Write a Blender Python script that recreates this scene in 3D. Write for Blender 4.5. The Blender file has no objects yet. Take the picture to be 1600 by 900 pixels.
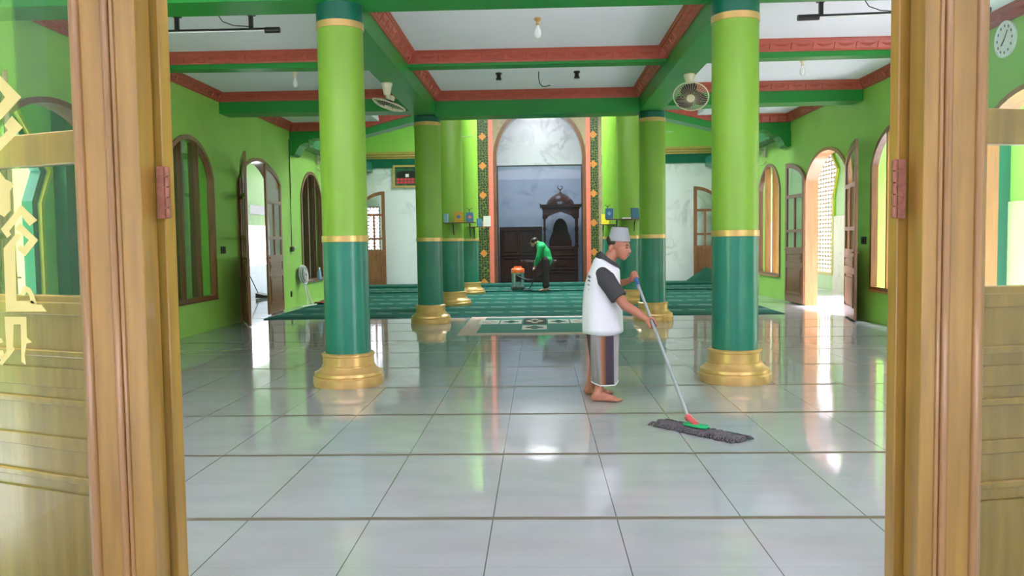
import bpy, bmesh, math, random
from mathutils import Vector, Matrix
random.seed(7)
SC = bpy.context.scene
COL = SC.collection
PI = math.pi

# ------------------------------------------------------------------ camera, sky, exposure
def setup_camera():
    f, yaw, pit, rol = 1277.85, -.0334, .0575, -.0143
    F = Vector((math.sin(yaw)*math.cos(pit), math.cos(yaw)*math.cos(pit), -math.sin(pit)))
    R = Vector((math.cos(yaw), -math.sin(yaw), 0)); U = R.cross(F)
    R2 = R*math.cos(rol)+U*math.sin(rol); U2 = -R*math.sin(rol)+U*math.cos(rol)
    cd = bpy.data.cameras.new('camera'); cd.sensor_width = 36; cd.lens = 36*f/1600
    cd.clip_start = .05; cd.clip_end = 300
    o = bpy.data.objects.new('camera', cd); COL.objects.link(o)
    m = Matrix((R2, U2, -F)).transposed().to_4x4(); m.translation = (0, 0, 1.348)
    o.matrix_world = m; SC.camera = o
setup_camera()
SC.view_settings.view_transform = 'Standard'
SC.view_settings.look = 'None'
SC.view_settings.exposure = 0.87
SC.view_settings.gamma = 1
SC.view_settings.use_curve_mapping = False
SC.cycles.max_bounces = 14
SC.cycles.diffuse_bounces = 8
SC.cycles.transparent_max_bounces = 16
SKY = 4.0
w = bpy.data.worlds.new('world'); SC.world = w; w.use_nodes = True
wn = w.node_tree.nodes; wl = w.node_tree.links; wn.clear()
wo = wn.new('ShaderNodeOutputWorld'); bg = wn.new('ShaderNodeBackground')
tc = wn.new('ShaderNodeTexCoord'); sx = wn.new('ShaderNodeSeparateXYZ')
mr = wn.new('ShaderNodeMapRange'); mr.inputs[1].default_value = -1; mr.inputs[2].default_value = 1
mr.inputs[3].default_value = .75*SKY; mr.inputs[4].default_value = 1.35*SKY
wl.new(tc.outputs['Generated'], sx.inputs[0]); wl.new(sx.outputs[0], mr.inputs[0])
wl.new(mr.outputs[0], bg.inputs[1]); bg.inputs[0].default_value = (.96, .85, 1, 1)
wl.new(bg.outputs[0], wo.inputs[0])

def area(name, loc, sx_, sy_, power, direction, color=(1, 1, 1)):
    ld = bpy.data.lights.new(name, 'AREA'); ld.shape = 'RECTANGLE'; ld.size = sx_; ld.size_y = sy_
    ld.energy = power; ld.color = color
    o = bpy.data.objects.new(name, ld); COL.objects.link(o); o.location = loc
    o.rotation_euler = Vector(direction).to_track_quat('-Z', 'Y').to_euler()
    o['kind'] = 'structure'
    return o
# added fill lamp inside the closed, unseen lantern, brightening the rear hall
area('dome_fill_light', (0, 20.6, 6.6), 4.0, 4.0, 440, (0, 0, -1), (.97, 1, 1))

sd = bpy.data.lights.new('sun', 'SUN'); sd.energy = 34; sd.angle = math.radians(14); sd.color = (1, .83, .98)
so_ = bpy.data.objects.new('sun', sd); COL.objects.link(so_); so_['kind'] = 'structure'
so_.rotation_euler = Vector((-.1, .08, -1)).to_track_quat('-Z', 'Y').to_euler()
# lamp lighting the niche room behind the glass
area('niche_lamp_light', (.05, 25.9, 5.5), 1.2, 1.0, 22, (0, 0, -1), (.95, .98, 1))

# ------------------------------------------------------------------ materials
def srgb(r, g, b):
    f = lambda c: (c/255/12.92) if c/255 <= .04045 else ((c/255+.055)/1.055)**2.4
    return (f(r), f(g), f(b), 1)
def N(nt, t, **k):
    n = nt.nodes.new(t)
    for a, b in k.items(): setattr(n, a, b)
    return n
def mat(name, c, rough=.5, metal=0, var=.06, scale=6, bump=0, bscale=40, coat=0, stretch=(1, 1, 1), spec=.5, c2=None, detail=4):
    m = bpy.data.materials.new(name); m.use_nodes = True; nt = m.node_tree
    b = nt.nodes['Principled BSDF']
    b.inputs['Roughness'].default_value = rough; b.inputs['Metallic'].default_value = metal
    b.inputs['Coat Weight'].default_value = coat; b.inputs['Coat Roughness'].default_value = .08
    b.inputs['Specular IOR Level'].default_value = spec
    t = N(nt, 'ShaderNodeTexCoord'); mp = N(nt, 'ShaderNodeMapping'); mp.inputs['Scale'].default_value = stretch
    n = N(nt, 'ShaderNodeTexNoise'); n.inputs['Scale'].default_value = scale; n.inputs['Detail'].default_value = detail
    nt.links.new(t.outputs['Object'], mp.inputs[0]); nt.links.new(mp.outputs[0], n.inputs['Vector'])
    mx = N(nt, 'ShaderNodeMix', data_type='RGBA')
    c = tuple(c)
    lo = tuple(x*(1-var) for x in c[:3])+(1,) if c2 is None else c2
    hi = tuple(min(1, x*(1+var)) for x in c[:3])+(1,) if c2 is None else c
    mx.inputs['A'].default_value = lo; mx.inputs['B'].default_value = hi
    r = N(nt, 'ShaderNodeMapRange'); r.inputs[1].default_value = .3; r.inputs[2].default_value = .7
    nt.links.new(n.outputs[0], r.inputs[0]); nt.links.new(r.outputs[0], mx.inputs['Factor'])
    nt.links.new(mx.outputs['Result'], b.inputs['Base Color'])
    if bump:
        n2 = N(nt, 'ShaderNodeTexNoise'); n2.inputs['Scale'].default_value = bscale
        bp = N(nt, 'ShaderNodeBump'); bp.inputs['Strength'].default_value = bump; bp.inputs['Distance'].default_value = .01
        nt.links.new(mp.outputs[0], n2.inputs['Vector']); nt.links.new(n2.outputs[0], bp.inputs['Height'])
        nt.links.new(bp.outputs[0], b.inputs['Normal'])
    return m
def glassmat(name, tint=(1, 1, 1, 1), refl=.08, rough=.01):
    m = bpy.data.materials.new(name); m.use_nodes = True; nt = m.node_tree; nt.nodes.clear()
    o = N(nt, 'ShaderNodeOutputMaterial'); tr = N(nt, 'ShaderNodeBsdfTransparent'); gl = N(nt, 'ShaderNodeBsdfGlossy')
    tr.inputs[0].default_value = tint; gl.inputs['Roughness'].default_value = rough
    lw = N(nt, 'ShaderNodeLayerWeight'); lw.inputs[0].default_value = .5
    pw = N(nt, 'ShaderNodeMath', operation='POWER'); pw.inputs[1].default_value = 4.5
    sc = N(nt, 'ShaderNodeMath', operation='MULTIPLY'); sc.inputs[1].default_value = .8
    ad = N(nt, 'ShaderNodeMath', operation='ADD'); ad.inputs[1].default_value = refl/2
    nt.links.new(lw.outputs['Facing'], pw.inputs[0]); nt.links.new(pw.outputs[0], sc.inputs[0])
    mx = N(nt, 'ShaderNodeMixShader')
    nt.links.new(sc.outputs[0], ad.inputs[0]); nt.links.new(ad.outputs[0], mx.inputs[0])
    nt.links.new(tr.outputs[0], mx.inputs[1]); nt.links.new(gl.outputs[0], mx.inputs[2]); nt.links.new(mx.outputs[0], o.inputs[0])
    return m
def wood(name, c, dark=.6, rough=.3, coat=.3, vert=True):
    return mat(name, c, rough=rough, coat=coat, c2=tuple(x*dark for x in c[:3])+(1,), scale=3.2,
               stretch=(9, 9, .7) if vert else (.7, 9, 9), detail=6, bump=.08, bscale=12)
MT = {}
MT['lime'] = mat('lime_paint', srgb(150, 204, 90), .45, var=.07, scale=1.4, bump=.05, bscale=25)
MT['limecol'] = mat('lime_gloss_paint', srgb(124, 170, 56), .42, var=.05, scale=2, bump=.03, bscale=18)
MT['green'] = mat('beam_green_paint', srgb(26, 138, 50), .38, var=.06, scale=2)
MT['teal'] = mat('teal_paint', srgb(40, 122, 102), .25, var=.09, scale=4, bump=.03, bscale=20)
MT['dteal'] = mat('dark_teal_paint', srgb(14, 96, 76), .3, var=.05)
MT['gold'] = mat('gold_paint', srgb(212, 176, 112), .3, metal=.45, var=.08, scale=9, bump=.04, bscale=30)
MT['crown'] = mat('terracotta_paint', srgb(180, 84, 64), .4, var=.08, scale=14, bump=.06, bscale=60)
MT['white'] = mat('ceiling_white', srgb(242, 246, 252), .7, var=.02, scale=1)
MT['wfrt'] = wood('honey_varnished_wood', srgb(176, 136, 60), .66, coat=.4)
MT['wfrd'] = wood('red_brown_edge_wood', srgb(170, 126, 72), .75, coat=.8)
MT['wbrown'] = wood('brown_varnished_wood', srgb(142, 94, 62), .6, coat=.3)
MT['wshade'] = wood('shaded_board_wood', srgb(112, 66, 44), .6, coat=.3)  # same wood as the right boards, darkened for the dimmer left side
MT['wlit'] = wood('lit_varnished_wood', srgb(186, 128, 72), .7, coat=.3)  # lighter copy, the brighter right-side daylight put into its colour
MT['wdark'] = wood('dark_carved_wood', srgb(124, 76, 56), .55, coat=.3)
MT['glass'] = glassmat('window_glass', (.93, .97, .95, 1), .04)
MT['doorglass'] = glassmat('green_tinted_glass', (.92, .97, .94, 1), .04)
MT['mihglass'] = glassmat('dark_tinted_glass', (.66, .71, .79, 1), .03)
MT['dimglass'] = glassmat('dimming_window_glass', (.66, .76, .68, 1), .05)  # left panes tinted darker to dim the overbright view outside
MT['black'] = mat('black_plastic', srgb(30, 30, 32), .4)
MT['iron'] = mat('rusty_hinge_iron', srgb(150, 98, 78), .5, metal=.4, var=.2, scale=40, bump=.2, bscale=80)
MT['cream'] = mat('cream_plastic', srgb(226, 218, 190), .35)
MT['wplastic'] = mat('white_plastic', srgb(236, 238, 238), .35)
MT['bulb'] = mat('frosted_bulb', srgb(240, 244, 244), .15, coat=.4)
MT['steel'] = mat('brushed_steel', srgb(200, 204, 208), .25, metal=.9)
MT['orange'] = mat('orange_plastic', srgb(240, 110, 60), .35)
MT['skin'] = mat('tan_skin', srgb(166, 108, 88), .5, var=.08, scale=9)
MT['skin2'] = mat('warm_skin', srgb(196, 138, 120), .5, var=.05)
MT['hair'] = mat('dark_hair', srgb(44, 38, 38), .6, var=.3, scale=60)
MT['cloth'] = mat('white_cotton', srgb(216, 218, 230), .85, var=.02, bump=.12, bscale=9)
MT['charcoal'] = mat('charcoal_cotton', srgb(58, 57, 64), .85, bump=.1, bscale=14)
MT['greycap'] = mat('grey_knit', srgb(146, 150, 158), .85, bump=.5, bscale=120)
MT['greenshirt'] = mat('green_cotton', srgb(24, 156, 92), .8, bump=.2, bscale=12)
MT['pants'] = mat('dark_purple_cloth', srgb(52, 40, 48), .85)
MT['mop'] = mat('dark_mop_yarn', srgb(84, 82, 88), .95, var=.4, scale=60, bump=.8, bscale=70)
MT['mopgreen'] = mat('green_plastic', srgb(10, 170, 105), .4)
MT['mopred'] = mat('pink_red_plastic', srgb(214, 92, 100), .4)
MT['blue'] = mat('blue_plastic', srgb(60, 110, 170), .4)
MT['paleblue'] = mat('pale_blue_plastic', srgb(130, 180, 220), .3)
MT['handle'] = mat('grey_tube', srgb(160, 168, 174), .4, metal=.3)
MT['sticker'] = mat('cream_yellow_vinyl', srgb(226, 214, 130), .5, var=.02)
MT['yellow'] = mat('yellow_trim_paint', srgb(206, 196, 60), .5)
MT['lat'] = mat('pale_breeze_block', srgb(226, 206, 198), .8, var=.05)
MT['pink'] = mat('pink_stone_trim', srgb(232, 128, 108), .35, var=.08, scale=10)
MT['bookyellow'] = mat('yellow_book_cover', srgb(196, 156, 40), .5)
MT['bookblue'] = mat('blue_book_cover', srgb(70, 120, 160), .5)
MT['bookteal'] = mat('teal_book_cover', srgb(50, 110, 130), .5)
MT['paper'] = mat('white_paper', srgb(240, 236, 236), .8)
MT['red'] = mat('red_cloth', srgb(150, 60, 56), .9)
MT['darkgreen'] = mat('dark_green_cloth', srgb(14, 78, 62), .9, var=.2, scale=14)
MT['motor'] = mat('dark_blades', srgb(52, 40, 36), .4)

def marble(name, base, vein, scale=1.2, rough=.12, width=.06):
    m = bpy.data.materials.new(name); m.use_nodes = True; nt = m.node_tree; b = nt.nodes['Principled BSDF']
    b.inputs['Roughness'].default_value = rough
    t = N(nt, 'ShaderNodeTexCoord')
    n = N(nt, 'ShaderNodeTexNoise'); n.inputs['Scale'].default_value = scale; n.inputs['Detail'].default_value = 8
    n.inputs['Distortion'].default_value = 1.2
    nt.links.new(t.outputs['Object'], n.inputs['Vector'])
    a = N(nt, 'ShaderNodeMath', operation='SUBTRACT'); a.inputs[1].default_value = .5
    ab = N(nt, 'ShaderNodeMath', operation='ABSOLUTE'); r = N(nt, 'ShaderNodeMapRange')
    r.inputs[1].default_value = 0; r.inputs[2].default_value = width; r.inputs[3].default_value = .45; r.inputs[4].default_value = 0
    mx = N(nt, 'ShaderNodeMix', data_type='RGBA'); mx.inputs['A'].default_value = base; mx.inputs['B'].default_value = vein
    nt.links.new(n.outputs[0], a.inputs[0]); nt.links.new(a.outputs[0], ab.inputs[0]); nt.links.new(ab.outputs[0], r.inputs[0])
    n2 = N(nt, 'ShaderNodeTexNoise'); n2.inputs['Scale'].default_value = scale*.8
    mu = N(nt, 'ShaderNodeMath', operation='MULTIPLY')
    r2 = N(nt, 'ShaderNodeMapRange'); r2.inputs[1].default_value = .45; r2.inputs[2].default_value = .65
    nt.links.new(t.outputs['Object'], n2.inputs['Vector']); nt.links.new(n2.outputs[0], r2.inputs[0])
    nt.links.new(r.outputs[0], mu.inputs[0]); nt.links.new(r2.outputs[0], mu.inputs[1])
    nt.links.new(mu.outputs[0], mx.inputs['Factor']); nt.links.new(mx.outputs['Result'], b.inputs['Base Color'])
    return m
MT['marble'] = marble('white_marble', srgb(226, 228, 234), srgb(150, 155, 165))
MT['brownmarble'] = marble('brown_marble', srgb(168, 150, 126), srgb(118, 96, 74), 2.5, width=.12)
MT['beigemarble'] = marble('beige_stone_tile', srgb(204, 198, 170), srgb(150, 140, 110), 2.5, .4)

def math_chain(nt, src, *ops):
    for op, v in ops:
        m = N(nt, 'ShaderNodeMath', operation=op); nt.links.new(src, m.inputs[0])
        if v is not None: m.inputs[1].default_value = v
        src = m.outputs[0]
    return src
def floor_mat():
    m = bpy.data.materials.new('glazed_floor_tile'); m.use_nodes = True; nt = m.node_tree; b = nt.nodes['Principled BSDF']
    t = N(nt, 'ShaderNodeTexCoord'); s = N(nt, 'ShaderNodeSeparateXYZ'); nt.links.new(t.outputs['Object'], s.inputs[0])
    # column joints every 0.6 m
    def line(src, off, period, half, soft):
        v = math_chain(nt, src, ('ADD', -off+period/2+period*100), ('MODULO', period), ('SUBTRACT', period/2), ('ABSOLUTE', None))
        r = N(nt, 'ShaderNodeMapRange'); r.inputs[1].default_value = half; r.inputs[2].default_value = half+soft
        r.inputs[3].default_value = 1; r.inputs[4].default_value = 0; nt.links.new(v, r.inputs[0]); return r.outputs[0]
    lx = line(s.outputs[0], -.2386, .6, .0022, .001)
    ly = line(s.outputs[1], 3.308, .6, .0016, .001)
    lw = line(s.outputs[1], 3.908, 1.2, .021, .003)
    base = N(nt, 'ShaderNodeTexNoise'); base.inputs['Scale'].default_value = 2.5; base.inputs['Detail'].default_value = 5
    mp = N(nt, 'ShaderNodeMapping'); mp.inputs['Scale'].default_value = (1, 2.2, 1)
    nt.links.new(t.outputs['Object'], mp.inputs[0]); nt.links.new(mp.outputs[0], base.inputs['Vector'])
    c = N(nt, 'ShaderNodeMix', data_type='RGBA'); c.inputs['A'].default_value = srgb(148, 155, 157); c.inputs['B'].default_value = srgb(168, 174, 178)
    nt.links.new(base.outputs[0], c.inputs['Factor'])
    prev = c.outputs['Result']
    for f, col in ((ly, srgb(150, 154, 150)), (lx, srgb(92, 94, 90)), (lw, srgb(98, 92, 76))):
        mx = N(nt, 'ShaderNodeMix', data_type='RGBA'); mx.inputs['B'].default_value = col
        nt.links.new(prev, mx.inputs['A']); nt.links.new(f, mx.inputs['Factor']); prev = mx.outputs['Result']
    nt.links.new(prev, b.inputs['Base Color'])
    rr = N(nt, 'ShaderNodeMapRange'); rr.inputs[3].default_value = .07; rr.inputs[4].default_value = .6
    nt.links.new(lw, rr.inputs[0]); nt.links.new(rr.outputs[0], b.inputs['Roughness'])
    b.inputs['Specular IOR Level'].default_value = .75
    n2 = N(nt, 'ShaderNodeTexNoise'); n2.inputs['Scale'].default_value = 5; n2.inputs['Detail'].default_value = 2
    bp = N(nt, 'ShaderNodeBump'); bp.inputs['Strength'].default_value = .06; bp.inputs['Distance'].default_value = .01
    nt.links.new(t.outputs['Object'], n2.inputs['Vector']); nt.links.new(n2.outputs[0], bp.inputs['Height']); nt.links.new(bp.outputs[0], b.inputs['Normal'])
    return m
MT['floor'] = floor_mat()

def carpet_mat():
    m = bpy.data.materials.new('striped_green_carpet'); m.use_nodes = True; nt = m.node_tree; b = nt.nodes['Principled BSDF']
    b.inputs['Roughness'].default_value = 1; b.inputs['Specular IOR Level'].default_value = .1
    t = N(nt, 'ShaderNodeTexCoord'); s = N(nt, 'ShaderNodeSeparateXYZ'); nt.links.new(t.outputs['Object'], s.inputs[0])
    wave = math_chain(nt, s.outputs[0], ('MULTIPLY', 2*PI/.42), ('SINE', None), ('MULTIPLY', .035))
    ad = N(nt, 'ShaderNodeMath', operation='ADD'); nt.links.new(s.outputs[1], ad.inputs[0]); nt.links.new(wave, ad.inputs[1])
    def band(src, off, period, half):
        v = math_chain(nt, src, ('ADD', -off+period/2+period*100), ('MODULO', period), ('SUBTRACT', period/2), ('ABSOLUTE', None))
        r = N(nt, 'ShaderNodeMapRange'); r.inputs[1].default_value = half; r.inputs[2].default_value = half+.03
        r.inputs[3].default_value = 1; r.inputs[4].default_value = 0; nt.links.new(v, r.inputs[0]); return r.outputs[0]
    dash = band(s.outputs[0], 0, .42, .13)
    line = band(ad.outputs[0], 15.35, 1.22, .05)
    f1 = N(nt, 'ShaderNodeMath', operation='MULTIPLY'); nt.links.new(dash, f1.inputs[0]); nt.links.new(line, f1.inputs[1])
    dk = band(s.outputs[1], 15.9, 1.22, .22)
    n = N(nt, 'ShaderNodeTexNoise'); n.inputs['Scale'].default_value = 30; nt.links.new(t.outputs['Object'], n.inputs['Vector'])
    c = N(nt, 'ShaderNodeMix', data_type='RGBA'); c.inputs['A'].default_value = srgb(30, 82, 72); c.inputs['B'].default_value = srgb(46, 106, 96)
    nt.links.new(n.outputs[0], c.inputs['Factor'])
    m1 = N(nt, 'ShaderNodeMix', data_type='RGBA'); m1.inputs['B'].default_value = srgb(25, 70, 61)
    nt.links.new(c.outputs['Result'], m1.inputs['A']); 
    k = math_chain(nt, dk, ('MULTIPLY', .6)); nt.links.new(k, m1.inputs['Factor'])
    m2 = N(nt, 'ShaderNodeMix', data_type='RGBA'); m2.inputs['B'].default_value = srgb(118, 136, 124)
    nt.links.new(m1.outputs['Result'], m2.inputs['A']); nt.links.new(f1.outputs[0], m2.inputs['Factor'])
    nt.links.new(m2.outputs['Result'], b.inputs['Base Color'])
    return m
MT['carpet'] = carpet_mat()
def stripe_mat(name, axis, stops, rough=.8, scale=1, off=0, jitter=.01):
    """colour bands along one object axis"""
    m = bpy.data.materials.new(name); m.use_nodes = True; nt = m.node_tree; b = nt.nodes['Principled BSDF']
    b.inputs['Roughness'].default_value = rough
    t = N(nt, 'ShaderNodeTexCoord'); s = N(nt, 'ShaderNodeSeparateXYZ'); nt.links.new(t.outputs['Object'], s.inputs[0])
    src = math_chain(nt, s.outputs[axis], ('SUBTRACT', off), ('DIVIDE', scale))
    r = N(nt, 'ShaderNodeValToRGB'); cr = r.color_ramp
    while len(cr.elements) < len(stops): cr.elements.new(.5)
    for e, (p, c) in zip(cr.elements, stops): e.position = p; e.color = c
    nt.links.new(src, r.inputs[0]); nt.links.new(r.outputs[0], b.inputs['Base Color'])
    return m
def ornament_mat():
    m = bpy.data.materials.new('green_gold_ornament'); m.use_nodes = True; nt = m.node_tree; b = nt.nodes['Principled BSDF']
    b.inputs['Roughness'].default_value = .4
    t = N(nt, 'ShaderNodeTexCoord'); s = N(nt, 'ShaderNodeSeparateXYZ'); nt.links.new(t.outputs['Object'], s.inputs[0])
    v = N(nt, 'ShaderNodeTexVoronoi'); v.feature = 'DISTANCE_TO_EDGE'; v.inputs['Scale'].default_value = 13
    v.inputs['Randomness'].default_value = .6
    nt.links.new(t.outputs['Object'], v.inputs['Vector'])
    r = N(nt, 'ShaderNodeMapRange'); r.inputs[1].default_value = .04; r.inputs[2].default_value = .1; r.inputs[3].default_value = 1; r.inputs[4].default_value = 0
    nt.links.new(v.outputs['Distance'], r.inputs[0])
    c = N(nt, 'ShaderNodeMix', data_type='RGBA'); c.inputs['A'].default_value = srgb(22, 52, 36); c.inputs['B'].default_value = srgb(120, 128, 50)
    nt.links.new(r.outputs[0], c.inputs['Factor'])
    # orange medallions every 0.86 m up the band
    z = math_chain(nt, s.outputs[2], ('ADD', .3), ('MODULO', .86), ('SUBTRACT', .43), ('ABSOLUTE', None))
    xx = math_chain(nt, s.outputs[0], ('ABSOLUTE', None), ('SUBTRACT', 1.63), ('ABSOLUTE', None))
    mxm = N(nt, 'ShaderNodeMath', operation='ADD'); nt.links.new(z, mxm.inputs[0]); nt.links.new(xx, mxm.inputs[1])
    lt = math_chain(nt, mxm.outputs[0], ('LESS_THAN', .12))
    v2 = math_chain(nt, v.outputs['Distance'], ('LESS_THAN', .4)); mu = N(nt, 'ShaderNodeMath', operation='MULTIPLY')
    nt.links.new(lt, mu.inputs[0]); nt.links.new(v2, mu.inputs[1])
    c2 = N(nt, 'ShaderNodeMix', data_type='RGBA'); c2.inputs['B'].default_value = srgb(206, 130, 60)
    nt.links.new(c.outputs['Result'], c2.inputs['A']); nt.links.new(mu.outputs[0], c2.inputs['Factor'])
    nt.links.new(c2.outputs['Result'], b.inputs['Base Color'])
    return m
MT['ornament'] = ornament_mat()

# ------------------------------------------------------------------ mesh helpers
class MB:
    def __init__(s): s.v = []; s.f = []
    def add(s, vs, fs, M=None):
        k = len(s.v)
        s.v += [tuple(M @ Vector(p)) if M is not None else tuple(p) for p in vs]
        s.f += [tuple(i+k for i in f) for f in fs]; return s
    def box(s, x0, x1, y0, y1, z0, z1, M=None):
        vs = [(x, y, z) for z in (z0, z1) for y in (y0, y1) for x in (x0, x1)]
        return s.add(vs, [(0, 2, 3, 1), (4, 5, 7, 6), (0, 1, 5, 4), (2, 6, 7, 3), (0, 4, 6, 2), (1, 3, 7, 5)], M)
    def loft(s, rings, cap=True, closed=True, M=None):
        n = len(rings[0]); vs = [p for r in rings for p in r]; fs = []
        for i in range(len(rings)-1):
            for j in range(n if closed else n-1):
                a = i*n+j; b = i*n+(j+1) % n
                fs.append((a, b, b+n, a+n))
        if cap: fs.append(tuple(range(n-1, -1, -1))); fs.append(tuple(range((len(rings)-1)*n, len(rings)*n)))
        return s.add(vs, fs, M)
    def tube(s, pts, r, n=10, M=None):
        pts = [Vector(p) for p in pts]; rs = r if isinstance(r, (list, tuple)) else [r]*len(pts); rings = []
        up = Vector((.13, .31, .94)).normalized()
        for i, p in enumerate(pts):
            d = (pts[min(i+1, len(pts)-1)]-pts[max(i-1, 0)]).normalized()
            a = d.cross(up)
            if a.length < .05: a = d.cross(Vector((1, 0, 0)))
            a.normalize(); b = d.cross(a)
            rings.append([p+(a*math.cos(t)+b*math.sin(t))*rs[i] for t in [2*PI*k/n for k in range(n)]])
        return s.loft(rings, M=M)
    def lathe(s, prof, c=(0, 0, 0), n=32, M=None):
        return s.loft([[(c[0]+r*math.cos(2*PI*k/n), c[1]+r*math.sin(2*PI*k/n), c[2]+z) for k in range(n)] for r, z in prof], M=M)
    def ball(s, c, r, n=16, m=10, M=None):
        r = (r, r, r) if not isinstance(r, (tuple, list)) else r
        rings = []
        for i in range(m+1):
            t = -PI/2+PI*i/m; cc = max(math.cos(t), .02)
            rings.append([(r[0]*cc*math.cos(2*PI*k/n), r[1]*cc*math.sin(2*PI*k/n), r[2]*math.sin(t)) for k in range(n)])
        T = Matrix.Translation(c) @ (M if M is not None else Matrix())
        return s.loft(rings, M=T)
    def plate(s, outer, holes, d0, d1, fn):
        """2D outline with holes, extruded from depth d0 to d1; fn(a,b,d)->3D"""
        bm = bmesh.new(); loops = []
        for lp in [outer]+list(holes):
            vs = [bm.verts.new((a, b, 0)) for a, b in lp]
            loops.append(vs)
            for i in range(len(vs)): bm.edges.new((vs[i], vs[(i+1) % len(vs)]))
        bmesh.ops.triangle_fill(bm, use_beauty=True, use_dissolve=False, edges=bm.edges[:])
        bm.verts.index_update(); n = len(bm.verts)
        co = [tuple(v.co[:2]) for v in bm.verts]
        fs = [tuple(v.index for v in f.verts) for f in bm.faces]
        sides = []
        for vs in loops:
            ids = [v.index for v in vs]
            for i in range(len(ids)): a, b = ids[i], ids[(i+1) % len(ids)]; sides.append((a, b, b+n, a+n))
        bm.free()
        V = [fn(a, b, d0) for a, b in co]+[fn(a, b, d1) for a, b in co]
        return s.add(V, fs+[tuple(i+n for i in f) for f in fs]+sides)
    def build(s, name, m, parent=None, smooth=35, bevel=0):
        me = bpy.data.meshes.new(name); me.from_pydata(s.v, [], s.f); me.validate()
        bm = bmesh.new(); bm.from_mesh(me); bmesh.ops.recalc_face_normals(bm, faces=bm.faces[:]); bm.to_mesh(me); bm.free()
        if smooth:
            me.shade_smooth(); me.set_sharp_from_angle(angle=math.radians(smooth))
        me.materials.append(m)
        o = bpy.data.objects.new(name, me); COL.objects.link(o)
        if parent is not None: o.parent = parent
        if bevel:
            b = o.modifiers.new('bevel', 'BEVEL'); b.width = bevel; b.segments = 2; b.limit_method = 'ANGLE'
        return o
def box(name, m, x0, x1, y0, y1, z0, z1, parent=None, bevel=0):
    return MB().box(x0, x1, y0, y1, z0, z1).build(name, m, parent, bevel=bevel)
def tag(o, label, cat, group=None):
    o['label'] = label; o['category'] = cat; o['kind'] = 'thing'
    if group: o['group'] = group
    return o
def thing(name, label, cat, loc=(0, 0, 0), rz=0, group=None):
    o = bpy.data.objects.new(name, None); o.empty_display_size = .1; COL.objects.link(o)
    o.location = loc; o.rotation_euler = (0, 0, rz)
    return tag(o, label, cat, group)
def struct(o): o['kind'] = 'structure'; return o
def semp(name, loc=(0, 0, 0)):
    o = bpy.data.objects.new(name, None); COL.objects.link(o); o.location = loc; return struct(o)
def dup(root, loc=None, rz=None, label=None, group=None):
    r = root.copy(); COL.objects.link(r)
    if loc is not None: r.location = loc
    if rz is not None: r.rotation_euler = (0, 0, rz)
    if label: r['label'] = label
    if group: r['group'] = group
    for ch in list(root.children):
        c = ch.copy(); COL.objects.link(c); c.parent = r
        for g in ch.children:
            d = g.copy(); COL.objects.link(d); d.parent = c
    return r

# ------------------------------------------------------------------ the hall: dimensions
WX = 5.22          # inner face of side walls
WT = .22           # wall thickness
YF, YB = 2.3, 24.3  # front, back
CZ, CX = 1.84, .18  # column-row x, half beam width
Y1, Y2, Y3, YA = (7.5, 7.95), (10.62, 10.84), (13.42, 13.85), (17.2, 17.6)
HC, HS = 3.78, 3.83   # ceiling height centre / sides
HR = 5.7           # rear hall ceiling

def arch_pts(a0, a1, z0, zs, rise, n=18, cut=.95):
    """outline of an arched opening in (a,z): up the right side, over, down"""
    c = (a0+a1)/2; h = (a1-a0)/2; pts = [(a0, z0), (a1, z0)]
    e0 = math.sqrt(1-cut*cut)
    for i in range(n+1):
        t = math.acos(max(-1, min(1, cut)))+(PI-2*math.acos(cut))*i/n
        pts.append((c+h*math.cos(t)/cut, zs+rise*(math.sin(t)-e0)/(1-e0)))
    return pts
def inset(pts, d):
    """polygon offset inward (works for convex outlines, counter-clockwise)"""
    n = len(pts); out = []
    for i in range(n):
        p0, p1, p2 = Vector(pts[i-1]), Vector(pts[i]), Vector(pts[(i+1) % n])
        a = (p1-p0).normalized(); b = (p2-p1).normalized()
        na = Vector((-a.y, a.x)); nb = Vector((-b.y, b.x)); k = (na+nb); k = k/max(k.length, 1e-6)
        dd = d/max(.35, k.dot(na)); out.append(tuple(p1+k*dd))
    return out

WIN = [(11.3, 13.05), (17.88, 19.6)]
DOOR = [(7.7, 9.95), (14.1, 16.42), (22.75, 24.1)]
DOORR = [(7.7, 9.95), (13.97, 16.22), (22.75, 24.1)]
WZ = (.49, 2.42, .58)     # sill, spring, rise
DZ = (2.42, .54)
# floor: one tiled sheet under the hall, the verandas on both sides and the porch where the camera stands
fl = MB().add([(-14, -6, 0), (14, -6, 0), (14, 30, 0), (-14, 30, 0)], [(0, 1, 2, 3)]).build('floor', MT['floor'], smooth=0); struct(fl)

for sgn, nm in ((-1, 'left'), (1, 'right')):
    x0 = sgn*WX; x1 = sgn*(WX+WT)
    fn = lambda a, b, d: (d, a, b)
    holes = [arch_pts(a, b, WZ[0], WZ[1], WZ[2]) for a, b in WIN]
    outer = [(YF, 0)]
    for a, b in (DOOR if sgn < 0 else DOORR):
        p = arch_pts(a, b, 0, *DZ)      # (a,0),(b,0), right .. left
        outer += [(a, 0)]+p[2:][::-1]+[(b, 0)]
    outer += [(YB, 0), (YB, HR), (YA[0]+.01, HR), (YA[0]+.01, HS+.1), (YF, HS+.1)]
    struct(MB().plate(outer, holes, x0, x1, fn).build('wall_'+nm, MT['lime'], smooth=0))

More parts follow.
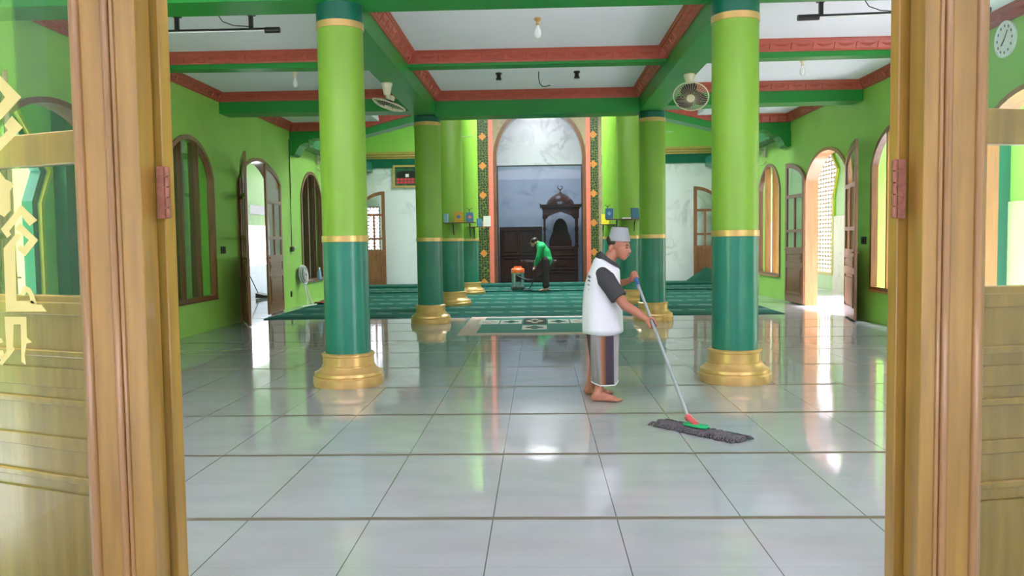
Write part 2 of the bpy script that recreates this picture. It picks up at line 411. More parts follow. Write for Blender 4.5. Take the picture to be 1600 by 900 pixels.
# frames, boards and glass of the side windows
nwin = 0
def side_window(sgn, a, b, n):
    wd = MT['wshade'] if sgn < 0 else MT['wlit']
    o = semp('window_%d' % n)
    xi = sgn*(WX-.025); xo = sgn*(WX+.075)
    p = arch_pts(a, b, *WZ); fn = lambda u, v, d: (d, u, v)
    MB().plate(p, [inset(p, .065)], xi, xo, fn).build('window_frame', MT['wbrown'], o)
    c = (a+b)/2; h = (b-a)/2
    for k in (1, 2):
        y = a+(b-a)*k/3
        zt = WZ[1]+WZ[2]*math.sqrt(max(0, 1-((y-c)/h*.95)**2))-.05
        xa_, xb_ = sgn*(WX-.015), sgn*(WX+(.11 if sgn > 0 else .14))
        m = MB().box(min(xa_, xb_), max(xa_, xb_), y-.022, y+.022, WZ[0]+.05, zt)
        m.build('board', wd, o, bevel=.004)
    q = inset(p, .06)
    MB().plate(q, [], sgn*(WX+.055), sgn*(WX+.058), fn).build('glass_pane', MT['glass'] if sgn > 0 else MT['dimglass'], o)
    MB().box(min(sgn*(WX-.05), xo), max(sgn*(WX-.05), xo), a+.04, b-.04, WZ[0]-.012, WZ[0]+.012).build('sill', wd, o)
    return o
for sgn in (-1, 1):
    for a, b in WIN: nwin += 1; side_window(sgn, a, b, nwin)

# arched door leaves
def leaf(name, parent, w_, loc, ang, flip, wd, H=2.86, spring=2.36, dark=None):
    """hinge at local x=0, free edge at x=w_; local y is the thickness"""
    z0 = .02; s = []
    o = thing_leaf = bpy.data.objects.new(name, None); COL.objects.link(o); o.parent = parent
    o.location = loc; o.rotation_euler = (0, 0, ang)
    fx = (lambda a: a)
    def top(a, k=0): return spring+(H-spring)*math.sqrt(max(0, 1-((w_-a)/w_*.94)**2))-k
    st = .1
    outer = [(0, z0), (w_, z0)]+[(w_*(1-i/12), top(w_*(1-i/12))) for i in range(13)]
    x0, x1 = st, w_-st
    # arched light, two tall lights, two squarish lights below
    zt = spring-.16
    h1 = [(x0, zt), (x1, zt)]+[(x1+(x0-x1)*i/8, top(x1+(x0-x1)*i/8, .1)) for i in range(9)]
    xm = (x0+x1)/2
    hs = [h1]
    for (u0, u1) in ((x0, xm-.03), (xm+.03, x1)):
        hs.append([(u0, 1.5), (u1, 1.5), (u1, zt-.07), (u0, zt-.07)])
        hs.append([(u0, 1.14), (u1, 1.14), (u1, 1.44), (u0, 1.44)])
    fn = lambda a, b, d: (a, d, b)
    MB().plate(outer, hs, -.02, .02, fn).build('leaf_frame', wd, o, bevel=.004)
    g = MB()
    for q in hs: g.plate(inset(q, -.01), [], -.004, .004, fn)
    g.build('glass_pane', MT['doorglass'], o)
    pm = MB()
    for zz0, zz1 in ((.84, 1.02), (.2, .74)):
        out = [(x0, zz0), (x1, zz0), (x1, zz1), (x0, zz1)]
        for s_ in (-1, 1):
            pm.plate(out, [inset(out, .022)], s_*.018, s_*.032, fn)
            pm.plate(inset(out, .06), [], s_*.018, s_*.03, fn)
    pm.build('raised_panel', wd, o, bevel=.003)
    hd = MB().tube([(w_-.05, -.05, 1.09), (w_-.05, .05, 1.09)], .009).tube([(w_-.05, -.05, 1.09), (w_-.17, -.05, 1.09)], .008)
    hd.tube([(w_-.05, .05, 1.09), (w_-.17, .05, 1.09)], .008).box(w_-.07, w_-.03, -.024, .024, .99, 1.14)
    hd.build('handle', MT['iron'], o)
    return o
def side_door(sgn, a, b, n, far_ang, near_ang, wdL, far=True, near=True, wl=None, wd2=None):
    o = semp('door_%d' % n)
    xi = sgn*(WX-.025); xo = sgn*(WX+WT-.005)
    p = arch_pts(a, b, 0, *DZ); q = inset(p, .06)
    ring = [p[0]]+p[2:][::-1]+[p[1]]
    ring = [(a, 0)]+p[2:][::-1]+[(b, 0)]
    inn = [(a+.06, 0)]+q[2:][::-1]+[(b-.06, 0)]
    fn = lambda u, v, d: (d, u, v)
    MB().plate(ring+inn[::-1], [], xi, xo, fn).build('door_frame', MT['wbrown'] if sgn < 0 else MT['wlit'], o)
    wleaf = wl or (b-a)/2-.06
    if near: leaf('door_leaf', o, wleaf, (sgn*(WX-.04), a+.05, 0), near_ang, False, wdL)
    if far: leaf('door_leaf', o, wleaf, (sgn*(WX-.04), b-.05, 0), far_ang, False, wd2 or wdL)
    return o
dr = math.radians
# left side: leaf angles measured in the plan, 0 = +x
side_door(-1, *DOOR[0], 1, dr(88), dr(-52), MT['wbrown'])
side_door(-1, *DOOR[1], 2, dr(-87), dr(-65.5), MT['wbrown'])
side_door(-1, *DOOR[2], 3, dr(3), 0, MT['wbrown'], near=False, wl=.66)
side_door(1, *DOORR[0], 4, dr(92), dr(-160), MT['wbrown'], near=False)
side_door(1, *DOORR[1], 5, dr(92), dr(-102), MT['wbrown'])
side_door(1, *DOORR[2], 6, dr(177), 0, MT['wbrown'], near=False, wl=.66)

# ------------------------------------------------------------------ back wall with the arched niche
def pointed(cx, hw, zs, za, z0=0, n=14):
    r = []
    for i in range(n+1):                      # right spring to apex
        t = i/n; x = cx+hw*math.cos(t*PI/2)**.9*(1-.0*t); z = zs+(za-zs)*(math.sin(t*PI/2)**1.0)
        r.append((x, z))
    l = [(2*cx-x, z) for x, z in r[::-1][1:]]
    return [(cx-hw, z0), (cx+hw, z0)]+r+l
MC = .045
arch_in = pointed(MC, 1.26, 3.75, 5.15, 0)
arch_out = pointed(MC, 1.36, 3.75, 5.28, 0)
fnb = lambda a, b, d: (a, d, b)
def open_plate(mb, outer_rect, archp, d0, d1):
    """rectangle (a0,a1,z1) standing on the floor with an arched opening down to the floor"""
    a0, a1, z1 = outer_rect
    p = [(a0, 0)]+[archp[0]]+archp[2:][::-1]+[archp[1]]+[(a1, 0), (a1, z1), (a0, z1)]
    return mb.plate(p, [], d0, d1, fnb)
wb = MB()
p = [(-WX-WT, 0), (-1.87, 0), (-1.87, HR), (-WX-WT, HR)]
wb = MB().plate([(-WX-WT, 3.56), (-1.5, 3.56), (-1.5, HR), (-WX-WT, HR)], [], YB, YB+.25, fnb)
wb.plate([(1.5, 3.56), (WX+WT, 3.56), (WX+WT, HR), (1.5, HR)], [], YB, YB+.25, fnb)
wb.box(-1.5, 1.5, YB, YB+.25, 5.45, HR)
struct(wb.build('wall_back', MT['lime'], smooth=0))
# marble lower walls; the left one holds a lattice window
lat_hole = [(-5.12, 1.12), (-4.72, 1.12), (-4.72, 2.42), (-5.12, 2.42)]
for i, (a, b) in enumerate(((-WX-WT, -1.8), (1.8, WX+WT))):
    h = [lat_hole] if i == 0 else []
    struct(MB().plate([(a, 0), (b, 0), (b, 3.56), (a, 3.56)], h, YB, YB+.25, fnb).build('wall_back', MT['marble'], smooth=0))
    xa, xb = (-WX, -1.87) if i == 0 else (1.87, WX)
    g = MB().loft([[(x, YB, 3.82), (x, YB-.05, 3.82), (x, YB-.06, 3.86), (x, YB-.09, 3.88), (x, YB-.1, 3.93), (x, YB-.13, 3.95), (x, YB-.13, 4.02), (x, YB, 4.02)] for x in (xa, xb)])
    struct(g.build('trim_%d' % (i+1), MT['gold'], smooth=0))
    struct(box('trim_%d' % (i+3), MT['dteal'], xa, xb, YB-.04, YB, 3.56, 3.82))
wlat = semp('window_5')
l = MB().plate(lat_hole, [inset(lat_hole, .03)], YB-.01, YB+.2, fnb)
l.build('window_frame', MT['wdark'], wlat)
l = MB()
for i in range(4):
    for j in range(12):
        cx_, cz_ = -5.12+.05+.1*i, 1.12+.055+.108*j
        l.tube([(cx_+.048*math.cos(t*PI/4), YB+.1, cz_+.05*math.sin(t*PI/4)) for t in range(9)], .011, 5)
l.build('lattice', MT['wdark'], wlat)

struct(open_plate(MB(), (-1.36+MC, 1.36+MC+.06, 5.6), arch_out, YB-.02, YB+.25).build('wall_niche', MT['brownmarble'], smooth=0))
ring = [arch_out[0]]+arch_out[2:][::-1]+[arch_out[1]]; inn = [arch_in[0]]+arch_in[2:][::-1]+[arch_in[1]]
struct(MB().plate(ring+inn[::-1], [], YB-.08, YB+.3, fnb).build('trim_5', MT['wdark']))
k = 6
for s_ in (-1, 1):
    c = MC
    xa = c+s_*1.37; xb = c+s_*1.5
    m = MB()
    for u0, u1, d in ((0, .035, .07), (.035, .055, .05), (.055, .09, .09), (.09, .13, .06)):
        m.box(min(xa+s_*u0, xa+s_*u1), max(xa+s_*u0, xa+s_*u1), YB-d, YB, 0, 5.6)
    struct(m.build('trim_%d' % k, MT['pink'], smooth=0)); k += 1
    m = MB().box(min(xb, s_*1.78), max(xb, s_*1.78), YB-.03, YB+.02, 0, 5.6)
    struct(m.build('trim_%d' % k, MT['ornament'], smooth=0)); k += 1
    m = MB()
    for u0, u1, d in ((1.78, 1.8, .05), (1.8, 1.83, .03), (1.83, 1.87, .05)):
        m.box(min(s_*u0, s_*u1), max(s_*u0, s_*u1), YB-d, YB, 0, 5.6)
    struct(m.build('trim_%d' % k, MT['brownmarble'] , smooth=0)); k += 1
# niche room behind the arch
nr = MB()
nr.box(-1.6, 1.75, 27.0, 27.2, 0, 5.7).box(-1.8, -1.6, YB+.25, 27.2, 0, 5.7).box(1.75, 1.95, YB+.25, 27.2, 0, 5.7).box(-1.8, 1.95, YB+.25, 27.2, 5.6, 5.8)
struct(nr.build('wall_niche_back', MT['marble'], smooth=0))
gp = semp('window_6')
MB().box(MC-1.26, MC+1.26, YB+.14, YB+.15, .06, 3.56).build('glass_pane', MT['mihglass'], gp, smooth=0)
m = MB().box(MC-1.26, MC+1.26, YB+.11, YB+.18, 3.55, 3.585).box(MC-1.26, MC+1.26, YB+.11, YB+.18, .0, .06)
m.box(MC-1.26, MC-1.235, YB+.11, YB+.18, 0, 3.58).box(MC+1.235, MC+1.26, YB+.11, YB+.18, 0, 3.58)
m.build('window_frame', MT['black'], gp)

# ------------------------------------------------------------------ ceilings, beams, crown mouldings
XS = (-CZ-CX, -CZ+CX, CZ-CX, CZ+CX)
def slab(name, x0, x1, y0, y1, z): return struct(box(name, MT['white'], x0, x1, y0, y1, z, z+.12))
slab('ceiling', -WX-WT, -CZ, YF, Y3[1], HS)
slab('ceiling', CZ, WX+WT, YF, Y3[1], HS)
slab('ceiling', -CZ, CZ, YF, Y3[1], HC)
HA = 3.88
slab('ceiling', -WX-WT, -3.3, Y3[0], YA[1], HA); slab('ceiling', 3.3, WX+WT, Y3[0], YA[1], HA)
def az(x):      # underside of the shallow arch across the hall
    P = [(0, 4.14), (1.84, 4.02), (2.5, 3.885), (3.65, 3.6), (4.75, 3.56), (4.95, 3.5), (5.22, 3.34)]
    x = abs(x)
    for (a, u), (b, v) in zip(P, P[1:]):
        if x <= b:
            t = (x-a)/(b-a); return u+(v-u)*t
    return 3.34
xs = [-WX+WX*2*i/60 for i in range(61)]
vt = MB()
for q in (0, 1):
    pass
top = [max(HA, az(x)+.32) for x in xs if abs(x) <= 3.5]; xv = [x for x in xs if abs(x) <= 3.5]
vt.loft([[(x, Y3[1], z), (x, YA[0]+.01, z), (x, YA[0]+.01, z+.1), (x, Y3[1], z+.1)] for x, z in zip(xv, top)])
struct(vt.build('ceiling', MT['white']))
# rear hall: high ceiling with a square opening under the dome lantern
rc = MB()
rc.box(-WX-WT, WX+WT, YA[0], 18.6, HR, HR+.15).box(-WX-WT, WX+WT, 22.6, YB+.25, HR, HR+.15)
rc.box(-WX-WT, -2, 18.6, 22.6, HR, HR+.15).box(2, WX+WT, 18.6, 22.6, HR, HR+.15)
struct(rc.build('ceiling', MT['white'], smooth=0))
dm = MB().box(-2.2, 2.2, 18.4, 18.6, HR, 7).box(-2.2, 2.2, 22.6, 22.8, HR, 7).box(-2.2, -2, 18.4, 22.8, HR, 7).box(2, 2.2, 18.4, 22.8, HR, 7).box(-2.2, 2.2, 18.4, 22.8, 7, 7.1)
struct(dm.build('wall_lantern', MT['white'], smooth=0))

tn = 20
def beam(m_, x0, x1, y0, y1, z0, z1, mt='green'):
    global tn
    tn += 1
    return struct(m_.build('beam_%d' % tn, MT[mt], smooth=0))
def beambox(x0, x1, y0, y1, za, zb, z1=3.95, mt='green'):
    """underside runs from za at x0 to zb at x1"""
    vs = [(x0, y0, za), (x1, y0, zb), (x1, y1, zb), (x0, y1, za), (x0, y0, z1), (x1, y0, z1), (x1, y1, z1), (x0, y1, z1)]
    m = MB().add(vs, [(0, 1, 2, 3), (4, 5, 6, 7), (0, 1, 5, 4), (1, 2, 6, 5), (2, 3, 7, 6), (3, 0, 4, 7)])
    return beam(m, 0, 0, 0, 0, 0, 0, mt)
beambox(-WX, WX, *Y1, 3.56, 3.56)
beambox(-WX, XS[0], *Y2, 3.635, 3.61); beambox(XS[1], XS[2], *Y2, 3.60, 3.60); beambox(XS[3], WX, *Y2, 3.61, 3.635)
beambox(-WX, XS[0], *Y3, 3.505, 3.49); beambox(XS[1], XS[2], *Y3, 3.385, 3.40); beambox(XS[3], WX, *Y3, 3.49, 3.515)
for s_ in (-1, 1):
    for (a, b) in ((Y1[1]-.02, Y3[1]),):
        beambox(s_*CZ-CX, s_*CZ+CX, a, b, 3.42, 3.42)
# arch beam with its corbels at the walls
corb = lambda x: az(x)
xs2 = sorted(set([-WX+WX*2*i/60 for i in range(61)]+[s_*v for s_ in (-1, 1) for v in (4.95, 5.0, 5.08, 5.14)]))
ab = MB().loft([[(x, YA[0], az(x)), (x, YA[1], az(x)), (x, YA[1], 5.7 if False else max(3.9, az(x)+.35)), (x, YA[0], max(3.9, az(x)+.35))] for x in xs2])
beam(ab, 0, 0, 0, 0, 0, 0)
for s_ in (-1, 1):   # curled corbels
    prof = [(WX, 3.52), (WX, 3.22), (WX-.06, 3.2), (WX-.13, 3.24), (WX-.17, 3.33), (WX-.24, 3.42), (WX-.34, 3.47), (WX-.42, 3.46), (WX-.42, 3.56)]
    m = MB().plate([(s_*a, b) for a, b in prof], [], YA[0]-.04, YA[1], lambda a, b, d: (a, d, b))
    beam(m, 0, 0, 0, 0, 0, 0)
    # long green beam over the rear hall's side wall
    beambox(*(sorted((s_*(WX-.32), s_*WX))), YA[1], YB, 3.44, 3.44, 3.7, 'teal')
# wall above arch (closing rear high hall from low hall)
ub = MB().loft([[(x, YA[1]-.02, max(3.9, az(x)+.3)), (x, YA[1]+.1, max(3.9, az(x)+.3)), (x, YA[1]+.1, HR+.1), (x, YA[1]-.02, HR+.1)] for x in xs])
struct(ub.build('wall_upper', MT['lime'], smooth=0))

def crown_run(p0, p1, nrm, zc, rise=.14, proj=.12):
    """moulding along p0->p1 (on the wall line), nrm points into the room"""
    p0, p1, nrm = Vector(p0), Vector(p1), Vector(nrm); L = (p1-p0).length; d = (p1-p0)/L; m = MB()
    prof = [(0, -rise), (.018, -rise), (.022, -rise+.018), (.034, -rise+.022), (proj*.62, -.045), (proj*.7, -.03), (proj*.82, -.03), (proj*.9, -.015), (proj, -.012), (proj, 0), (0, 0)]
    def pt(s, o, z):
        # mitre the ends
        t = s
        if s == 0: t = o
        if s == L: t = L-o
        q = p0+d*t+nrm*o; return (q.x, q.y, zc+z)
    m.loft([[pt(s, o, z) for o, z in prof] for s in (0, L)])
    n = max(2, round((L-2*proj)/.27)); st = (L-2*proj)/n
    a0, a1 = Vector((.034, -rise+.022)), Vector((proj*.62, -.045)); u = (a1-a0); nn = Vector((u.y, -u.x)).normalized()
    def q(s, t, h):
        b = a0+u*t+nn*h; w_ = p0+d*s+nrm*b.x; return (w_.x, w_.y, zc+b.y)
    for i in range(n+1):
        s = proj+st*i
        m.add([q(s-.012, .05, -.002), q(s+.012, .05, -.002), q(s+.012, .98, -.002), q(s-.012, .98, -.002), q(s-.007, .05, .012), q(s+.007, .05, .012), q(s+.007, .98, .012), q(s-.007, .98, .012)],
              [(4, 5, 6, 7), (0, 1, 5, 4), (1, 2, 6, 5), (2, 3, 7, 6), (3, 0, 4, 7)])
        if i < n:   # a leaf swag between the bars
            K = 7; lo, hi, mid = [], [], []
            for j in range(K+1):
                t = j/K; ss = s+.03+(st-.06)*t; c = math.sin(PI*t)
                hi.append(q(ss, .88-.1*c, -.002)); lo.append(q(ss, .80-.62*c, -.002)); mid.append(q(ss, .84-.34*c, .014*c+.001))
            vs = hi+mid+lo; f = []
            for j in range(K): f += [(j, j+1, K+2+j, K+1+j), (K+1+j, K+2+j, 2*K+3+j, 2*K+2+j)]
            m.add(vs, f)
    return m
tn = 40
def crown_bay(x0, x1, y0, y1, z, rise, sides='NSEW'):
    global tn
    S = {'N': ((x0, y1, 0), (x1, y1, 0), (0, -1, 0)), 'S': ((x1, y0, 0), (x0, y0, 0), (0, 1, 0)),
         'W': ((x0, y0, 0), (x0, y1, 0), (1, 0, 0)), 'E': ((x1, y1, 0), (x1, y0, 0), (-1, 0, 0))}
    for s_ in sides:
        tn += 1; struct(crown_run(*S[s_], z, rise).build('trim_%d' % tn, MT['crown'], smooth=25))
for (a, b) in ((YF, Y1[0]), (Y1[1], Y2[0]), (Y2[1], Y3[0])):
    crown_bay(-WX, XS[0], a, b, HS, .14); crown_bay(XS[1], XS[2], a, b, HC, .145); crown_bay(XS[3], WX, a, b, HS, .14)
crown_bay(-WX, XS[0], Y3[1], YA[0], HA, .16, 'WS'); crown_bay(XS[3], WX, Y3[1], YA[0], HA, .16, 'ES')
# crown that follows the arch
tn += 1
cr = MB().loft([[(x, YA[0], z-.17), (x, YA[0]-.03, z-.165), (x, YA[0]-.07, z-.05), (x, YA[0]-.12, z-.03), (x, YA[0]-.13, z+.01), (x, YA[0], z+.01)] for x, z in [(x, max(HA, az(x)+.31)) for x in xs]])
for i in range(0, 60):
    x = (xs[i]+xs[i+1])/2; z = max(HA, az(x)+.31)
    cr.box(x-.012, x+.012, YA[0]-.085, YA[0]-.02, z-.15, z-.04)
struct(cr.build('trim_%d' % tn, MT['crown'], smooth=25))

# ------------------------------------------------------------------ outside: verandas with pierced screens
def outer_wall(sgn):
    x0, x1 = sgn*7.4, sgn*7.6
    fn = lambda a, b, d: (d, a, b)
    if sgn > 0:
        cs = [5.2, 8.4, 11.6, 15.0, 18.3, 21.6, 24.8]; hexh = []
        for c in cs:
            h = 1.05
            hexh.append([(c-h*.72, .42), (c+h*.72, .42), (c+h*.72, 2.35), (c+h, 3.0), (c, 4.05), (c-h, 3.0), (c-h*.72, 2.35)])
        struct(MB().plate([(1, 0), (27, 0), (27, 4.25), (1, 4.25)], hexh, x0, x1, fn).build('wall_veranda_right', MT['lime'], smooth=0))
        fr = MB(); la = MB()
        for h in hexh:
            fr.plate(inset(h, -.06), [inset(h, .01)], x0-.04, x0+.03, fn)
            ys = [p[0] for p in h]; y0, y1 = min(ys), max(ys)
            y = y0+.14
            def inside(y, z):
                r = False; n = len(h)
                for i in range(n):
                    (a, b), (c, d) = h[i], h[(i+1) % n]
                    if (b > z) != (d > z) and y < (c-a)*(z-b)/(d-b)+a: r = not r
                return r
            i = 0
            st = .21; sty = .4
            z = .42+st/2
            while z < 4.1:
                y = y0+sty/2
                while y < y1:
                    if inside(y, z):
                        # one pierced block: four petal openings round a boss
                        ry, rz_ = sty/2, st/2; hs_ = []
                        for (sy_, sz_) in ((-1, -1), (1, -1), (1, 1), (-1, 1)):
                            c_y, c_z = y+sy_*ry*.5, z+sz_*rz_*.5
                            hs_.append([(c_y+ry*.4*math.cos(a), c_z+rz_*.36*math.sin(a)) for a in [2*PI*k_/8 for k_ in range(8)]])
                        la.plate([(y-ry, z-rz_), (y+ry, z-rz_), (y+ry, z+rz_), (y-ry, z+rz_)], hs_, x0+.05, x0+.07, fn)
                        la.box(x0+.035, x0+.05, y-.03, y+.03, z-.03, z+.03)
                    y += sty
                z += st
        struct(fr.build('trim_90', MT['yellow'], smooth=0))
        o = la.build('window_7', MT['lat'], smooth=0); struct(o)
        dadoes = [(1, cs[0]-.8)]+[(cs[i]+.8, cs[i+1]-.8) for i in range(len(cs)-1)]+[(cs[-1]+.8, 27)]
        d = MB()
        for a, b in dadoes: d.box(x0-.03, x0, a, b, 0, 1.85)
        struct(d.build('trim_91', MT['beigemarble'], smooth=0))
        d = MB()
        for y in (6.8, 10.0, 13.3, 16.65): d.box(x0-.2, x0, y-.16, y+.16, 0, 3.6)
        struct(d.build('pillar_1', MT['dteal'], smooth=0))
    else:
        # left veranda: low pale tiled wall, a lime wall above with openings
        hs = [(13.3+3*i, 13.3+3*i+1.9) for i in (-3, -2, -1, 0)]
        hexh = []
        for a, b in hs:
            c = (a+b)/2; h = (b-a)/2
            hexh.append([(c-h*.72, .42), (c+h*.72, .42), (c+h*.72, 2.0), (c+h, 2.5), (c, 3.5), (c-h, 2.5), (c-h*.72, 2.0)])
        struct(MB().plate([(1, 0), (18.5, 0), (18.5, 4.25), (1, 4.25)], hexh, x0, x1, fn).build('wall_veranda_left', MT['lime'], smooth=0))
        fr = MB()
        for h in hexh: fr.plate(inset(h, -.06), [inset(h, .01)], x0, x0+.05, fn)
        struct(fr.build('trim_92', MT['yellow'], smooth=0))
        dd = MB()
        for h in hexh:
            fr2 = dd.plate(inset(h, .0), [inset(h, .12)], x0-.18, x0-.02, fn)
        struct(dd.build('trim_93', MT['teal'], smooth=0))
        struct(box('wall_tiled', MT['paleblue'], -7.6, -7.4, 18.5, 27, 0, .8))
        struct(box('wall_veranda_left', MT['lime'], -7.6, -7.4, 18.5, 27, 1.85, 3.6))
        d = MB()
        for y in (12.5, 15.6, 20): d.box(x0, x0+.2, y-.16, y+.16, 0, 4.0)
        struct(d.build('pillar_2', MT['teal'], smooth=0))
        struct(MB().box(x0, x0+.03, 1, 18.5, 0, 1.7).build('trim_94', MT['beigemarble'], smooth=0)) if False else None
outer_wall(1); outer_wall(-1)
struct(box('ceiling_veranda', MT['wdark'], WX+WT, 7.6, 18.2, 27, 3.42, 3.5))
struct(box('ceiling_veranda', MT['lime'], -7.6, -WX-WT, 4.5, 27, 3.62, 3.7))  # roof added over the whole left veranda to make it darker
struct(box('ceiling_sky_block', MT['white'], -2.7, 2.7, -2.5, YF, 2.95, 3.1))  # unseen roof added to keep skylight off the entrance posts
for x in (-2.6, 2.6): struct(box('wall_side_light_block', MT['white'], x-.08, x+.08, -2.0, YF, 0, 2.95))  # added white side walls, shaping the light that reaches the posts
struct(box('wall_garden', MT['lime'], -10.7, -10.5, -8, 17.5, 0, 4.6))
struct(box('wall_horizon_block', MT['darkgreen'], -14, 14, -8.2, -8, 0, 4.2))  # unseen wall added to cut light from the front horizon
struct(box('floor_bounce_cut', mat('bounce_cut_ground', srgb(128, 128, 124), .9, var=.2, scale=3), -14, 14, -8, -3.2, .004, .01))  # unseen ground, toned down so less light bounces onto the posts
struct(box('wall_end', MT['marble'], -10, -5.6, 27, 27.2, 0, 3.2))

# ------------------------------------------------------------------ columns
def make_column(loc, label, ztop, band, cap_z, R=.213):
    t = thing('column', label, 'column', loc, group=None)
    k_ = R/.213
    base = MB().lathe([(a*k_, b) for a, b in [(.0, 0), (.33, 0), (.335, .02), (.335, .075), (.32, .09), (.325, .1), (.32, .125), (.29, .14), (.262, .165), (.252, .18), (.252, .19), (.242, .195), (.242, .275), (.25, .285), (.25, .3), (.235, .31), (.22, .31), (.0, .31)]], n=48)
    base.build('base', MT['gold'], t, smooth=30)
    MB().lathe([(R, .3), (R, 1.365)], n=48).build('lower_shaft', MT['teal'], t)
    MB().lathe([(R, 1.36), (R+.008, 1.362), (R+.008, 1.418), (R, 1.42)], n=48).build('gold_band', MT['gold'], t)
    MB().lathe([(R, 1.415), (R, cap_z if band else ztop)], n=48).build('upper_shaft', MT['limecol'], t)
    if band:
        MB().lathe([(R, cap_z), (R+.008, cap_z+.002), (R+.008, cap_z+.062), (R, cap_z+.064)], n=48).build('gold_band', MT['gold'], t)
        MB().lathe([(R+.004, cap_z+.06), (R+.004, ztop)], n=48).build('collar', MT['dteal'], t)
    return t
make_column((-CZ, 7.75, 0), 'large lime and teal column nearest on the left, gold base', 3.56, True, 3.335)
make_column((CZ, 7.75, 0), 'large lime and teal column nearest on the right, beside the man', 3.56, True, 3.325)
make_column((-CZ+.02, 13.6, 0), 'mid-distance lime and teal column left of the patterned rug', 3.40, True, 3.25)
make_column((CZ+.04, 13.6, 0), 'mid-distance lime and teal column right of the rug, behind the mop handle', 3.41, True, 3.25)
make_column((-CZ, 17.2, 0), 'lime and teal column on the carpet carrying the left book shelf', 4.02, False, 0, .26)
make_column((1.9, 17.2, 0), 'lime and teal column on the carpet behind the man in the white shirt', 4.02, False, 0, .26)
make_column((-1.79, 20.9, 0), 'farthest left lime column beside the niche border', 5.69, False, 0, .26)
make_column((1.88, 20.9, 0), 'farthest right lime column beside the niche border', 5.69, False, 0, .26)

# ------------------------------------------------------------------ entrance frame in front of the camera
YE = 2.2
def entry():
    o = semp('door_7')
    for s_, (xa, xr, xb) in ((-1, (-1.247, -1.159, -1.079)), (1, (1.165, 1.075, 1.014))):
        lo, hi = sorted((xa, xb))
        m = MB().box(lo, hi, YE, YE+.09, 0, 2.75)
        m.build('post', MT['wfrt'], o, bevel=.004)
        m = MB()
        for xc, r in ((xr, .011), (xr-s_*.018, .006)):
            m.tube([(xc, YE-.002, .0), (xc, YE-.002, 2.75)], r, 12)
        xc = xa-s_*.006
        m.tube([(xc, YE+.0, 0), (xc, YE, 2.75)], .013, 12).tube([(xc+s_*.016, YE+.012, 0), (xc+s_*.016, YE+.012, 2.75)], .008, 12)
        m.build('bead', MT['wfrd'], o)
        # outer side light with its glass
        xo = s_*2.15
        g0, g1 = sorted((xa, xo))
        MB().box(g0, g1, YE+.03, YE+.036, .12, 2.62).build('glass_pane', MT['doorglass'], o, smooth=0)
        m = MB().box(g0, g1, YE, YE+.09, 0, .12).box(g0, g1, YE, YE+.09, 2.62, 2.75)
        m.box(min(xo, xo+s_*.12), max(xo, xo+s_*.12), YE, YE+.09, 0, 2.75)
        m.build('side_frame', MT['wfrt'], o, bevel=.004)
    m = MB().box(-1.247, 1.165, YE, YE+.09, 2.62, 2.75); m.build('header', MT['wfrt'], o, bevel=.004)
    # open leaves folded back into the hall behind the side lights
    for s_, hx, ang in ((-1, -1.052, 180-22), (1, .984, 12)):
        L = .98
        lf = bpy.data.objects.new('door_leaf', None); COL.objects.link(lf); lf.parent = o
        lf.location = (hx, YE+.115, 0); lf.rotation_euler = (0, 0, dr(ang))
        # local: x from hinge outward, y thickness
        outer = [(0, .02), (L, .02), (L, 2.6), (0, 2.6)]; st = .11
        up = [(st, 1.7), (L-st, 1.7), (L-st, 2.48), (st, 2.48)]; lw = [(st, 1.2), (L-st, 1.2), (L-st, 1.6), (st, 1.6)]
        fn = lambda a, b, d: (a, d, b)
        MB().plate(outer, [up, lw], -.02, .02, fn).build('leaf_frame', MT['wfrt'], lf, bevel=.004)
        g = MB().plate(inset(up, -.01), [], -.003, .003, fn).plate(inset(lw, -.01), [], -.003, .003, fn); g.build('glass_pane', MT['doorglass'], lf, smooth=0)
        pm = MB()
        for z0, z1 in ((.86, 1.03), (.14, .64)):
            q = [(st, z0), (L-st, z0), (L-st, z1), (st, z1)]
            for sd in (-1, 1):
                pm.plate(q, [inset(q, .02)], sd*.018, sd*.034, fn); pm.plate(inset(q, .055), [], sd*.018, sd*.03, fn)
        for z in (.74, 1.16):
            for sd in (-1, 1): pm.box(st, L-st, min(sd*.018, sd*.03), max(sd*.018, sd*.03), z-.02, z+.02)
        pm.build('raised_panel', MT['wfrt'], lf, bevel=.003)
        z = .6 if False else 1.5
        hp = MB()
        hx2 = hx-s_*.012
        z0, z1 = (1.425, 1.57) if s_ < 0 else (1.395, 1.555)
        for i in range(5):
            a, b = z0+(z1-z0)*i/5, z0+(z1-z0)*(i+1)/5
            hp.tube([(hx2, YE+.075, a+.002), (hx2, YE+.075, b-.002)], .009, 12)
        hp.box(min(hx2, hx2-s_*-.028), max(hx2, hx2-s_*-.028), YE+.078, YE+.084, z0, z1)
        hp.box(min(hx2, hx2+s_*.028), max(hx2, hx2+s_*.028), YE-.006 if False else YE+.07, YE+.078, z0, z1)
        hp.build('hinge', MT['iron'], o)
        # edge of the leaf: the hinge stile seen from the porch
    return o
entry()
